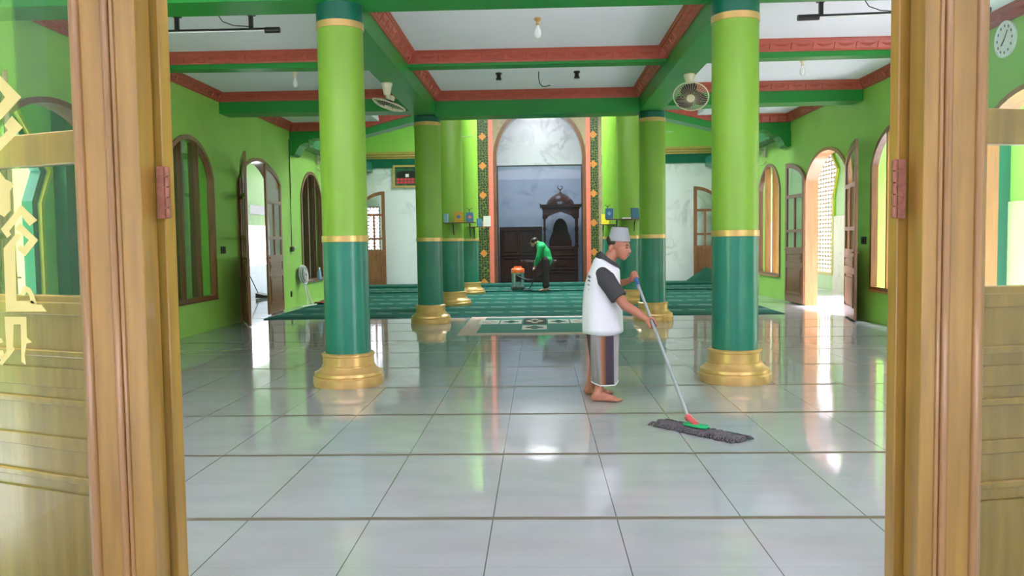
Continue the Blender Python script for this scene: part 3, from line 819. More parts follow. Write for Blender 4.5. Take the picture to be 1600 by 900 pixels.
STK = [[(-1.499, 1.796), (-1.472, 1.82), (-1.416, 1.761), (-1.478, 1.701), (-1.502, 1.726), (-1.483, 1.743), (-1.476, 1.747), (-1.461, 1.762), (-1.474, 1.78), (-1.481, 1.782)], [(-1.445, 1.711), (-1.416, 1.679), (-1.483, 1.616), (-1.5, 1.634), (-1.458, 1.673), (-1.468, 1.686)], [(-1.486, 1.558), (-1.472, 1.538), (-1.448, 1.526), (-1.461, 1.505), (-1.462, 1.452), (-1.481, 1.434), (-1.497, 1.445), (-1.491, 1.558)], [(-1.492, 1.401), (-1.431, 1.467), (-1.388, 1.424), (-1.41, 1.409), (-1.419, 1.419), (-1.432, 1.439), (-1.469, 1.395), (-1.464, 1.385), (-1.475, 1.376)], [(-1.437, 1.418), (-1.388, 1.369), (-1.427, 1.325), (-1.449, 1.345), (-1.442, 1.356), (-1.429, 1.352), (-1.414, 1.37), (-1.452, 1.402)], [(-1.447, 1.39), (-1.435, 1.381), (-1.454, 1.356), (-1.458, 1.201), (-1.413, 1.201), (-1.401, 1.19), (-1.388, 1.19), (-1.373, 1.17), (-1.489, 1.171), (-1.487, 1.348)], [(-1.494, 1.157), (-1.432, 1.156), (-1.433, 1.097), (-1.419, 1.084), (-1.435, 1.081), (-1.442, 1.048), (-1.44, 1.021), (-1.452, 1.03), (-1.449, 1.135), (-1.469, 1.135), (-1.474, 1.072), (-1.469, 1.065), (-1.483, 1.047), (-1.508, 1.02), (-1.517, 1.026), (-1.493, 1.06)], [(-1.444, 1.228), (-1.44, 1.238), (-1.429, 1.242), (-1.417, 1.236), (-1.408, 1.218), (-1.401, 1.193), (-1.417, 1.193), (-1.42, 1.215), (-1.428, 1.226), (-1.434, 1.215), (-1.441, 1.217)], [(-1.515, 1.098), (-1.504, 1.096), (-1.501, 1.085), (-1.516, 1.083)], [(-1.515, 1.062), (-1.504, 1.063), (-1.499, 1.049), (-1.509, 1.036), (-1.516, 1.04)]]
# cream vinyl lettering on the left side light
st = MB()
for p in STK: st.plate(p, [], YE+.0285, YE+.0298, lambda a, b, d: (a, d, b))
o = st.build('glass_lettering', MT['sticker'], smooth=0)
tag(o, 'cream yellow decorative script stuck on the glass left of the doorway', 'sticker')

# ------------------------------------------------------------------ carpets
def carpet(name, x0, x1, y0, y1, z0, z1, m=None):
    nx, ny = 40, 30; g = MB(); vs = []; fs = []
    for j in range(ny+1):
        for i in range(nx+1):
            x = x0+(x1-x0)*i/nx; y = y0+(y1-y0)*j/ny
            e = .012*math.sin(x*1.7+y)+.006*math.sin(x*5.3)
            z = z1+.003*math.sin(x*3+y*2)
            vs.append((x, y+(e if j in (0,) else 0), z))
    n = len(vs); w_ = nx+1
    for j in range(ny):
        for i in range(nx): a = j*w_+i; fs.append((a, a+1, a+w_+1, a+w_))
    rim = [i for i in range(w_)]+[j*w_+nx for j in range(1, ny+1)]+[ny*w_+i for i in range(nx-1, -1, -1)]+[j*w_ for j in range(ny-1, 0, -1)]
    k = len(vs); vs += [(vs[i][0], vs[i][1], z0) for i in rim]
    for a in range(len(rim)): b = (a+1) % len(rim); fs.append((rim[a], rim[b], k+b, k+a))
    fs.append(tuple(range(k, k+len(rim))))
    return g.add(vs, fs).build(name, m or MT['carpet'], smooth=0)
tag(carpet('carpet', -4.95, 4.3, 14.47, 21.3, .0, .014), 'wide green striped prayer carpet covering the floor from front edge to back columns', 'carpet')
tag(carpet('carpet', -5.0, 5.0, 21.33, 22.9, .0, .055), 'green striped carpet strip where the vacuum cleaner stands', 'carpet')
tag(carpet('carpet', -5.0, 5.0, 22.95, 24.25, .0, .11), 'raised green carpet strip along the foot of the back wall', 'carpet')
# rug with a beige border and a row of diamond motifs
rx0, rx1, ry0, ry1 = -1.2, 1.06, 11.68, 14.42
t = thing('patterned_rug', 'teal rug with beige border and diamond motifs lying in front of the green carpet', 'rug', (0, 0, 0))
MT['rugbeige'] = mat('beige_pile', srgb(184, 170, 156), .95, var=.08, scale=30)
MT['rugteal'] = mat('teal_pile', srgb(60, 126, 116), .95, var=.1, scale=25)
MT['rugwhite'] = mat('white_pile', srgb(206, 206, 200), .95, var=.05, scale=25)
MT['rugblack'] = mat('dark_pile', srgb(48, 62, 58), .95, var=.05, scale=25)
box('border', MT['rugbeige'], rx0, rx1, ry0, ry1, .0, .01, t, bevel=.004)
box('field', MT['rugteal'], rx0+.27, rx1-.27, ry0+.2, ry1-.2, .009, .013, t)
def motif(cx, cy, sx_, sy_, a, b, c):
    m = MB().box(cx-sx_, cx+sx_, cy-sy_, cy+sy_, .0125, .0145); m.build('motif_square', a, t)
    r = []
    for i in range(32):
        th = 2*PI*i/32; k = .62+.14*math.cos(4*th)
        r.append((cx+sx_*k*math.cos(th), cy+sy_*k*math.sin(th)))
    MB().plate(r, [], .0142, .0158, lambda u, v, d: (u, v, d)).build('motif_star', b, t)
    r2 = [((p[0]-cx)*.5+cx, (p[1]-cy)*.5+cy) for p in r]
    MB().plate(r2, [], .0155, .017, lambda u, v, d: (u, v, d)).build('motif_centre', c, t)
cxm = -.08
for i in (-2, -1, 0, 1, 2):
    if i == 0: motif(cxm, 13.55, .19, .5, MT['rugblack'], MT['rugbeige'], MT['rugblack'])
    elif abs(i) == 1: motif(cxm+i*.39, 13.45, .175, .33, MT['rugwhite'], MT['rugteal'], MT['rugblack'])
    else: motif(cxm+i*.375, 13.45, .165, .33, MT['rugwhite'], MT['rugbeige'], MT['rugwhite'])
motif(cxm, 12.55, .19, .3, MT['rugwhite'], MT['rugblack'], MT['rugteal'])

# ------------------------------------------------------------------ ceiling fittings
def bulb(loc, label, s=1.0, big=False):
    t = thing('ceiling_bulb', label, 'light bulb', loc)
    MB().lathe([(0, 0), (.045*s, 0), (.05*s, -.012), (.035*s, -.03), (.024*s, -.035), (.026*s, -.075), (.022*s, -.08), (0, -.08)]).build('holder', MT['cream'] if not big else MT['gold'], t)
    MB().lathe([(.018*s, -.078), (.02*s, -.1), (.038*s, -.125), (.046*s, -.16), (.04*s, -.195), (.02*s, -.215), (.0, -.22)]).build('bulb', MT['bulb'], t)
bulb((.02, 9.12, HC), 'round white bulb in a holder at the centre of the nearest ceiling panel', .85, True)
bulb((-3.5, 11.9, HS), 'white bulb hanging from the ceiling panel left of the left front column', .8)
bulb((3.74, 11.8, HS), 'white bulb hanging from the ceiling panel right of the right front column', .8)
for x, nm in ((-.55, 'left'), (.58, 'right')):
    t = thing('lamp_holder', 'small black empty lamp holder, the %s of two on the middle ceiling panel' % nm, 'lamp holder', (x, 12.0, HC))
    MB().lathe([(0, 0), (.045, 0), (.045, -.02), (.03, -.03), (.03, -.07), (.04, -.08), (.04, -.1), (0, -.1)]).build('socket', MT['black'], t)
o = MB().tube([(.03, 11.96, HC), (.03, 11.96, HC-.1), (.045, 11.96, HC-.17), (.08, 11.96, HC-.21), (.13, 11.96, HC-.215), (.17, 11.96, HC-.2), (.2, 11.96, HC-.2)], .006, 6).build('loose_cable', MT['black'])
tag(o, 'thin black loose cable hanging in a hook from the middle ceiling panel', 'cable')
def track(x0, z0, x1, z1, hangers, blocks, label):
    t = thing('tube_lamp', label, 'ceiling lamp', (x0, 8.87, z0), group='black tube lamps on the ceiling')
    sl = (z1-z0)/(x1-x0); Z = lambda x: sl*(x-0)
    MB().tube([(0, 0, 0), (x1-x0, 0, z1-z0)], .016, 10).build('rail', MT['black'], t)
    MB().tube([(0.05, -.02, -.02), (x1-x0-.05, -.02, z1-z0-.02)], .009, 10).build('tube', MT['bulb'], t)
    for a, b in blocks:
        a -= x0; b -= x0
        MB().tube([(a, 0, Z(a)-.012), (b, 0, Z(b)-.012)], .032, 12).build('end_cap', MT['black'], t, bevel=0)
    for h in hangers:
        h -= x0
        MB().box(h-.02, h+.02, -.02, .02, Z(h), HS-z0-.01).box(h-.04, h+.04, -.035, .035, HS-z0-.02, HS-z0).build('hanger', MT['black'], t)
    MB().tube([(hangers[0]-x0+.45, 0, HS-z0), (hangers[0]-x0+.5, 0, .09), (hangers[0]-x0+.62, 0, .045), (hangers[0]-x0+.8, 0, .03)], .005, 6).build('wire', MT['black'], t)
track(-4.75, 3.665, -2.76, 3.665, (-3.88, -3.07), ((-4.75, -4.05), (-2.92, -2.76)), 'black tube lamp under the ceiling left of the left front column')
track(2.76, 3.665, 4.75, 3.70, (3.0, 3.95), ((2.76, 2.98), (4.5, 4.75)), 'black tube lamp under the ceiling right of the right front column')

def orbit_fan(loc, rz, tilt, label):
    t = thing('orbit_fan', label, 'fan', loc, rz, group=None)
    MB().lathe([(0, 0), (.07, 0), (.075, -.015), (.06, -.05), (.045, -.13), (.04, -.15), (0, -.15)]).build('mount', MT['cream'], t)
    MB().tube([(0, 0, -.14), (.02, -.01, -.2), (.03, -.01, -.24)], [.03, .035, .03], 12).ball((.05, 0, -.2), (.05, .045, .045)).build('motor', MT['cream'], t)
    Mx = Matrix.Translation((.02, 0, -.28)) @ Matrix.Rotation(tilt[0], 4, 'X') @ Matrix.Rotation(tilt[1], 4, 'Y')
    g = MB()
    R = .22
    for z, r in ((.004, R),): g.tube([(r*math.cos(a*PI/18), r*math.sin(a*PI/18), z) for a in range(37)], .0075, 6, Mx)
    for k in range(40):
        a = k*PI/20
        g.tube([(r*math.cos(a), r*math.sin(a), z) for r, z in ((.045, -.05), (.12, -.045), (.19, -.025), (R, 0))], .0016, 4, Mx)
        g.tube([(r*math.cos(a), r*math.sin(a), z) for r, z in ((.06, .04), (.14, .035), (R, .01))], .0016, 4, Mx)
    g.build('cage', MT['cream'], t)
    MB().lathe([(.0, .05), (.1, .05), (.105, .04), (.05, .02), (.0, .02)], n=24, M=Mx).build('back_cover', MT['motor'], t)
    b = MB()
    for k in range(3):
        a = k*2*PI/3; P = []
        n = 8; rows = []
        for i in range(n+1):
            r = .04+.16*i/n; wv = .03+.075*math.sin(PI*min(1, (i/n)*.7+.2))
            ang = a+.35*i/n
            c = Vector((r*math.cos(ang), r*math.sin(ang), 0)); d = Vector((-math.sin(ang), math.cos(ang), 0))
            rows.append([c-d*wv+Vector((0, 0, -.012)), c+d*wv+Vector((0, 0, .012)), c+d*wv+Vector((0, 0, .009)), c-d*wv+Vector((0, 0, -.015))])
        b.loft(rows, M=Mx)
    b.build('blades', MT['motor'], t)
    MB().lathe([(0, -.056), (.045, -.054), (.05, -.045), (.05, -.02), (0, -.02)], n=24, M=Mx).build('hub', MT['cream'], t)
orbit_fan((-1.95, 10.72, 3.42), 0, (dr(-3), dr(18)), 'cream orbit fan tilted under the beam near the left front column')
orbit_fan((1.93, 10.55, 3.42), 0, (dr(-42), dr(12)), 'cream orbit fan showing its dark blades under the beam near the right front column')
def ceil_fan(loc, angs, label):
    t = thing('ceiling_fan', label, 'fan', loc)
    MB().tube([(0, 0, .1), (0, 0, 1.85)], .015).build('rod', MT['wplastic'], t)
    MB().lathe([(0, -.09), (.06, -.085), (.09, -.05), (.1, 0), (.08, .06), (.03, .1), (0, .1)]).build('motor', MT['wplastic'], t)
    for a in angs:
        M_ = Matrix.Rotation(dr(a), 4, 'Z')
        MB().box(.08, .2, -.02, .02, -.008, 0, M_).loft([[(x, -w_, -.006), (x, w_, -.001), (x, w_, .003), (x, -w_, -.002)] for x, w_ in ((.18, .045), (.3, .06), (.62, .06), (.68, .03))], M=M_).build('blade', MT['wplastic'], t)
ceil_fan((-2.2, 19.6, 3.85), (2, 122, 242), 'white ceiling fan whose blade shows behind the left middle column')
ceil_fan((2.6, 19.6, 3.9), (172, 20, 262), 'white ceiling fan with blades showing beside the right middle column')

# ------------------------------------------------------------------ things on the side walls
def switchplate(loc, sgn, label, n=2, cat='light switch', name='light_switch'):
    t = thing(name, label, cat, loc)
    s = -sgn
    for i in range(n):
        y = (i-(n-1)/2)*.11
        MB().box(min(0, s*.012), max(0, s*.012), y-.045, y+.045, -.06, .06).build('plate', MT['black'], t, bevel=.003)
        MB().box(min(0, s*.02), max(0, s*.02), y-.02, y+.02, -.03, .03).build('rocker', MT['motor'], t, bevel=.002)
switchplate((-WX, 13.38, 1.265), -1, 'pair of dark wall switches between the left arched window and the left door')
switchplate((WX, 13.33, 1.275), 1, 'pair of dark wall switches right of the open right door')
switchplate((-WX, 17.02, .3), -1, 'small dark socket low on the wall beside the leaning folded fan', 1, 'wall socket', 'wall_socket')
t = thing('switch_box', 'dark switch box at the end of the wire on the left wall', 'switch box', (-WX, 17.1, 1.24))
MB().box(0, .05, -.06, .06, -.05, .05).build('case', MT['black'], t, bevel=.004)
MB().tube([(.02, -.01, .04), (.02, .0, 1.1), (.015, .02, 2.3)], .008, 6).build('wire', MT['black'], t)
MB().ball((.05, .09, .03), (.03, .03, .035)).build('knob', MT['wplastic'], t)
def wall_fan(sgn, y, z, label):
    t = thing('wall_fan', label, 'fan', (sgn*WX, y, z))
    s = -sgn
    MB().box(min(0, s*.05), max(0, s*.05), -.05, .05, -.03, .2).build('bracket', MT['cream'], t, bevel=.01)
    M_ = Matrix.Translation((s*.16, -.02, -.03)) @ Matrix.Rotation(dr(90), 4, 'X') @ Matrix.Rotation(dr(sgn*15), 4, 'Y')
    g = MB()
    for z_ in (-.05, 0, .05): g.tube([(.19*math.cos(a*PI/16), .19*math.sin(a*PI/16), z_*.6) for a in range(33)], .006, 5, M_)
    for k in range(24):
        a = k*PI/12; g.tube([(.03*math.cos(a), .03*math.sin(a), .07), (.15*math.cos(a), .15*math.sin(a), .06), (.19*math.cos(a), .19*math.sin(a), 0), (.15*math.cos(a), .15*math.sin(a), -.06)], .002, 4, M_)
    g.build('cage', MT['cream'], t)
    MB().tube([(0, 0, 0), (s*.1, -.02, .02)], .03, 10).build('arm', MT['cream'], t)
wall_fan(-1, 19.3, 3.25, 'pale wall fan high on the left wall above the far left window')
wall_fan(1, 19.0, 3.2, 'pale wall fan high on the right wall above the far right window')
# slim cable run beside the corner corbel and conduit on the right
o = MB().tube([(-WX+.012, 17.15, 3.2), (-WX+.012, 17.15, 2.3)], .008, 6).build('wall_cable', MT['black']); tag(o, 'thin vertical cable on the left wall under the corbel', 'cable')

# folded stand fans leaning on the left wall
t = thing('pedestal_fan', 'folded fan with white tubular legs leaning on the left wall by the socket', 'fan', (-5.0, 17.5, 0))
Mf = Matrix.Translation((-.1, .05, .68)) @ Matrix.Rotation(dr(84), 4, 'Y') @ Matrix.Rotation(dr(6), 4, 'X')
g = MB()
for r, z in ((.2, -.03), (.21, 0), (.2, .03), (.12, .05), (.12, -.05)): g.tube([(r*math.cos(a*PI/16), r*.9*math.sin(a*PI/16), z) for a in range(33)], .007, 5, Mf)
for k in range(26):
    a = k*PI/13; g.tube([(.03*math.cos(a), .03*math.sin(a), .055), (.2*math.cos(a), .18*math.sin(a), .02)], .0028, 4, Mf)
g.build('cage', MT['wplastic'], t)
MB().lathe([(0, -.06), (.14, -.055), (.19, -.05), (.19, -.04), (0, -.04)], M=Mf).build('back_shell', MT['black'], t)
MB().tube([(-.08, .02, .5), (.03, -.12, .02)], .014).build('leg', MT['wplastic'], t)
MB().tube([(-.08, .08, .5), (.08, .06, .02)], .014).build('leg', MT['wplastic'], t)
MB().tube([(-.05, -.3, .02), (.1, .06, .02), (.12, .2, .02)], .012).build('foot', MT['wplastic'], t)
o = MB()
o.loft([[(-4.95+.12*k+.02*math.sin(5*j), 17.8+.09*j, .014+.035+.015*math.sin(k*2+j)) for j in range(10)] for k in range(6)], cap=False, closed=False)
o = o.build('folded_cloth', MT['red']); so = o.modifiers.new('s', 'SOLIDIFY'); so.thickness = .015
tag(o, 'dull red cloth lying on the carpet beside the left wall', 'cloth')
t = thing('plastic_bottle', 'pale blue bottle standing on the sill of the far left window', 'bottle', (-5.13, 18.95, .505))
MB().lathe([(0, 0), (.04, 0), (.045, .02), (.04, .16), (.02, .24), (.016, .25)]).build('body', MT['paleblue'], t)
MB().lathe([(.019, .25), (.019, .29), (0, .29)]).build('cap', MT['wplastic'], t)
# green folded mat against the right back door
t = MB(); R_ = []
for i in range(9):
    f_ = i/8
    R_.append([(3.92+.05+(1-f_)*(.62*math.cos(a))+(.0)*f_, 23.8+(1-f_)*.3*math.sin(a)*(1+.12*math.cos(5*a)), .11+.42*f_) for a in [2*PI*k/24 for k in range(24)]])
R_ = [[(p[0]+.9-.02, p[1]+.05, p[2]) for p in r] for r in R_]
o = t.loft(R_).build('folded_mat', MT['darkgreen']); tag(o, 'dark green mat draped in a peak before the right back door', 'mat')
# framed picture on the left back wall
t = thing('framed_picture', 'gold framed picture of a dark building and red rows on the left back wall', 'picture', (-3.87, YB-.03, 3.3))
fo = [(-.42, -.33), (.42, -.33), (.42, .33), (-.42, .33)]
MB().plate(fo, [inset(fo, .06)], -.04, .02, fnb).build('frame', MT['gold'], t)
MB().plate(inset(fo, .055), [], -.005, .01, fnb).build('picture', mat('green_picture', srgb(40, 84, 62), .5, var=.5, scale=6), t)
m = MB().plate([(-.3, -.04), (.3, -.04), (.3, .12), (.15, .16), (-.15, .16), (-.3, .12)], [[(-.06, -.02), (.06, -.02), (.06, .08), (-.06, .08)]], -.012, -.004, fnb); m.build('building', MT['black'], t)
MB().plate([(-.05, -.02), (.05, -.02), (.05, .07), (-.05, .07)], [], -.012, -.004, fnb).build('white_block', MT['paper'], t)
m = MB()
for i in range(6):
    for j in range(2): m.box(-.32+.11*i, -.235+.11*i, -.014, -.004, -.21+.09*j, -.14+.09*j)
m.build('red_row', mat('red_print', srgb(206, 60, 76), .5), t)

# ------------------------------------------------------------------ shelves and books on the rear columns
def bshelf(name, cx, cy, cz, w_, label, s_):
    t = thing(name, label, 'shelf', (cx, cy, cz))
    MB().box(-w_/2, w_/2, -.13, .12, -.018, 0).build('board', MT['wdark'], t, bevel=.003)
    for x in (-w_*.2, w_*.3):
        MB().tube([(x, .1, -.02), (x, .12, -.3)], .009, 6).tube([(x, -.1, -.02), (x, -.02, -.1), (x, .1, -.27)], .009, 6).tube([(x, .03, -.05), (x, .06, -.12), (x, .1, -.08)], .007, 6).build('bracket', MT['black'], t)
bshelf('book_shelf', -1.62, 16.87, 1.745, .68, 'small dark shelf on the nearer left carpet column', -1)
bshelf('book_shelf', -1.5, 20.57, 1.72, .6, 'small dark shelf on the farthest left column beside the niche border', -1)
bshelf('book_shelf', 1.75, 16.87, 1.765, .72, 'small dark shelf on the column behind the man in the white shirt', 1)
bshelf('book_shelf', 1.72, 20.57, 1.73, .5, 'small dark shelf on the farthest right column holding the yellow book', 1)
def book(loc, w_, h, d, m, label, rz=0, tilt=0, deco=None):
    t = thing('book', label, 'book', loc, rz, group='books on the column shelves')
    M_ = Matrix.Rotation(tilt, 4, 'X')
    MB().box(-w_/2, w_/2, -d/2, -d/2+.004, 0, h, M_).box(-w_/2, w_/2, d/2-.004, d/2, 0, h, M_).box(-w_/2, -w_/2+.004, -d/2, d/2, 0, h, M_).build('cover', m, t, bevel=.002)
    MB().box(-w_/2+.003, w_/2-.006, -d/2+.004, d/2-.004, .005, h-.005, M_).build('pages', MT['paper'], t)
    if deco:
        MB().plate([(0, h*.32), (w_*.28, h*.5), (0, h*.72), (-w_*.28, h*.5)], [], -d/2-.002, -d/2+.001, lambda a, b, e: tuple(M_ @ Vector((a, e, b)))).build('emblem', deco, t)
book((-1.9, 16.84, 1.745), .1, .18, .03, MT['paleblue'], 'pale blue book at the column edge on the left shelf', dr(-30))
book((-1.64, 16.82, 1.745), .18, .22, .035, MT['bookyellow'], 'ochre yellow book with a dark emblem on the left column shelf', 0, dr(-4), MT['bookblue'])
book((-1.41, 16.82, 1.745), .15, .2, .04, MT['bookblue'], 'blue book with a pink emblem on the left column shelf', dr(12), dr(-8), MT['pink'])
book((-1.47, 20.55, 1.72), .14, .2, .03, MT['bookteal'], 'grey-teal book leaning on the far left shelf behind the white book', dr(30), dr(-10))
book((-1.29, 20.5, 1.72), .18, .26, .03, MT['paper'], 'white book standing on the far left shelf beside the niche border', dr(-8), dr(-6))
book((1.45, 16.83, 1.765), .17, .22, .045, MT['bookblue'], 'blue book nearest the stand on the right column shelf', dr(-20), dr(-8), MT['paleblue'])
book((1.98, 16.83, 1.765), .16, .22, .04, MT['bookteal'], 'teal book beside the right middle column on the right shelf', dr(20), dr(-8))
book((1.66, 20.5, 1.73), .19, .25, .04, mat('bright_yellow_cover', srgb(238, 216, 40), .5), 'bright yellow book on the far right shelf', dr(-8), dr(-8))
o = box('paper_stack', MT['paper'], 1.72, 1.88, 16.77, 16.9, 1.766, 1.79, bevel=.004); tag(o, 'flat white paper stack lying on the right column shelf', 'papers')
for x, y, z, lb in ((-1.42, 16.88, 1.745, 'left'), (1.42, 16.9, 1.765, 'right')):
    t = thing('book_stand', 'curled black wire book stand on the %s column shelf' % lb, 'book stand', (x, y, z))
    g = MB().tube([(0, 0, 0), (0, 0, .27)], .006, 6)
    for s_ in (-1, 1): g.tube([(0, 0, .24), (s_*.03, 0, .28), (s_*.055, 0, .29), (s_*.06, 0, .265)], .005, 6)
    g.build('wire', MT['black'], t)

# ------------------------------------------------------------------ cabinet and pulpit behind the dark glass
t = thing('wooden_cabinet', 'dark brown two-door cabinet behind the niche glass, left of the pulpit', 'cabinet', (-.55, 25.6, 0))
box('body', MT['wdark'], -.66, .66, -.2, .3, 0, 1.78, t, bevel=.01)
for x0, x1 in ((-.63, -.06), (-.04, .42), (.44, .63)):
    m = MB(); 
    for z0, z1 in ((.08, .85), (.9, 1.7)):
        q = [(x0, z0), (x1, z0), (x1, z1), (x0, z1)]
        m.plate(q, [inset(q, .05)], -.235, -.2, fnb)
        if x1-x0 > .25: m.plate(inset(q, .09), [], -.222, -.2, fnb)
    d_ = m.build('door', MT['wdark'], t, bevel=.004)
    MB().ball((x1-.04, -.245, .95), .014).build('knob', MT['gold'], d_)
t = thing('mosque_pulpit', 'dark carved wooden pulpit with a domed canopy behind the niche glass', 'pulpit', (.69, 25.6, 0))
m = MB().box(-.52, .52, -.3, .5, 0, 1.15); m.build('base', MT['wdark'], t, bevel=.01)
m = MB()
for z0, z1 in ((.06, .38), (.44, .82), (.88, 1.1)):
    q = [(-.46, z0), (.46, z0), (.46, z1), (-.46, z1)]; m.plate(q, [inset(q, .04)], -.33, -.3, fnb)
m.plate([(.2*math.cos(a*PI/12), .63+.09*math.sin(a*PI/12)) for a in range(24)], [], -.33, -.3, fnb)
m.build('carved_panel', MT['wdark'], t, bevel=.003)
for x in (-.5, .5):
    for y in (-.26, .46):
        MB().lathe([(.05, 0), (.05, .08), (.03, .1), (.038, .3), (.03, .5), (.045, .55), (.045, .62), (.03, .66), (.036, 1.0), (.05, 1.08), (.05, 1.15)], c=(x, y, 1.12), n=16).build('post', MT['wdark'], t)
ao = [(-.56, 2.02), (-.56, 2.34), (.56, 2.34), (.56, 2.02), (.44, 2.02), (.36, 2.12), (.2, 2.18), (0, 2.25), (-.2, 2.18), (-.36, 2.12), (-.44, 2.02)]
m = MB().plate(ao, [], -.32, -.28, fnb).plate(ao, [], .46, .5, fnb); m.box(-.56, -.52, -.3, .48, 2.1, 2.34).box(.52, .56, -.3, .48, 2.1, 2.34); m.build('arched_valance', MT['wdark'], t)
m = MB().box(-.58, .58, -.34, .54, 2.3, 2.36).box(-.64, .64, -.4, .6, 2.36, 2.42).box(-.6, .6, -.36, .56, 2.42, 2.45)
for sx_ in (-1, 1): m.add([(sx_*.64, -.4, 2.42), (sx_*.56, -.4, 2.42), (sx_*.64, -.32, 2.42), (sx_*.66, -.42, 2.5)], [(0, 1, 2), (0, 1, 3), (1, 2, 3), (0, 2, 3)])
m.build('cornice', MT['wdark'], t)
MB().lathe([(.44, 2.45), (.43, 2.5), (.38, 2.6), (.28, 2.7), (.15, 2.78), (.05, 2.82), (.02, 2.86), (0, 2.86)], c=(0, .1, 0), n=24).build('dome', MT['wdark'], t)
m = MB().tube([(0, .1, 2.84), (0, .1, 2.93)], .012).ball((0, .1, 2.9), .025)
cr_ = [(.075*math.cos(a), .1, 3.0+.075*math.sin(a)) for a in [dr(120+30*k/1.0) for k in range(0, 11)]]
m.tube(cr_, [.004+.014*math.sin(PI*i/10) for i in range(11)], 8).ball((.02, .1, 3.02), .018); m.build('crescent_finial', MT['wdark'], t)
q = [(.24*math.cos(a*PI/12), 1.62+.42*math.sin(a*PI/12)) for a in range(13)]+[(-.3, 1.5), (-.36, 1.3), (-.36, 1.15), (.36, 1.15), (.36, 1.3), (.3, 1.5)]
m = MB().plate(q, [], .38, .42, fnb)
for i in range(5): m.plate([(p[0]*(.85-.15*i), 1.5+(p[1]-1.5)*(.85-.15*i)) for p in q], [[(p[0]*(.8-.15*i), 1.5+(p[1]-1.5)*(.8-.15*i)) for p in q]], .36, .4, fnb)
m.build('carved_back', MT['wdark'], t)

# ------------------------------------------------------------------ vacuum cleaner
t = thing('vacuum_cleaner', 'steel drum vacuum cleaner with an orange lid on the carpet', 'vacuum cleaner', (-.56, 21.55, .057))
MB().lathe([(0, .07), (.16, .07), (.165, .1), (.165, .42), (.17, .43), (.17, .45), (0, .45)]).build('drum', MT['steel'], t)
MB().lathe([(.175, .45), (.18, .47), (.175, .54), (.15, .57), (.08, .58), (0, .58)]).box(-.1, .1, -.025, .025, .56, .62).build('lid', MT['orange'], t)
MB().lathe([(0, .03), (.19, .03), (.2, .05), (.19, .08), (0, .08)]).build('wheel_base', MT['black'], t)
for k in range(4):
    a = PI/4+k*PI/2; MB().ball((.18*math.cos(a), .18*math.sin(a), .03), .03, 10, 8).build('castor', MT['black'], t)
MB().box(-.05, .09, -.175, -.16, .22, .4).build('label_plate', MT['black'], t)
MB().ball((0, -.17, .36), (.035, .03, .035)).build('hose_port', MT['black'], t)
o = MB().tube([(-.54, 21.36, .42), (-.42, 21.3, .36), (-.3, 21.25, .33), (-.15, 21.2, .33), (.0, 21.1, .42), (.12, 21.0, .52), (.17, 20.98, .55)], .022, 10)
o = o.build('vacuum_hose', MT['black']); 
t = thing('vacuum_wand', 'black vacuum hose and floor nozzle held by the person in green', 'vacuum hose', (0, 0, 0))
o.parent = t
MB().tube([(-.15, 21.2, .35), (-.2, 21.15, .2), (-.28, 21.1, .09)], .016, 8).build('wand', MT['black'], t)
MB().box(-.42, -.18, 21.04, 21.16, .058, .09).build('nozzle', MT['black'], t, bevel=.01)

# ------------------------------------------------------------------ people
def voxel(mb, name, m, parent, vs, smooth_it=3):
    o = mb.build('tmp_'+name, m, smooth=0)
    r = o.modifiers.new('r', 'REMESH'); r.mode = 'VOXEL'; r.voxel_size = vs; r.use_smooth_shade = True
    s = o.modifiers.new('s', 'SMOOTH'); s.iterations = smooth_it; s.factor = .5
    dg = bpy.context.evaluated_depsgraph_get(); dg.update()
    me = bpy.data.meshes.new_from_object(o.evaluated_get(dg)); me.name = name
    me.materials.clear(); me.materials.append(m); me.shade_smooth()
    bpy.data.objects.remove(o)
    n = bpy.data.objects.new(name, me); COL.objects.link(n)
    if parent is not None: n.parent = parent
    return n
def cap(mb, a, b, r0, r1, n=14):
    a, b = Vector(a), Vector(b); mb.tube([a, a.lerp(b, .5), b], [r0, (r0+r1)/2, r1], n); mb.ball(a, r0, n, 8); mb.ball(b, r1, n, 8)
def limb(mb, pts, rs):
    for i in range(len(pts)-1): cap(mb, pts[i], pts[i+1], rs[i], rs[i+1])
def rot_ball(mb, c, r, ry=0, rx=0, rz=0):
    mb.ball(c, r, 18, 12, Matrix.Rotation(rz, 4, 'Z') @ Matrix.Rotation(ry, 4, 'Y') @ Matrix.Rotation(rx, 4, 'X'))

def ell(cx, cy, z, rx, ry, n=36, dx=0, p=2.0):
    r = []
    for k in range(n):
        a = 2*PI*k/n; c, s = math.cos(a), math.sin(a)
        e = 2/p
        r.append((cx+rx*math.copysign(abs(c)**e, c), cy+ry*math.copysign(abs(s)**e, s), z+dx*c))
    return r
# ---- the man in the white shirt (faces right, bends over the mop)
man = thing('person', 'person in a white shirt with black sleeves, grey cap and striped sarong, barefoot, mopping', 'person', (0, 0, 0))
b = MB()
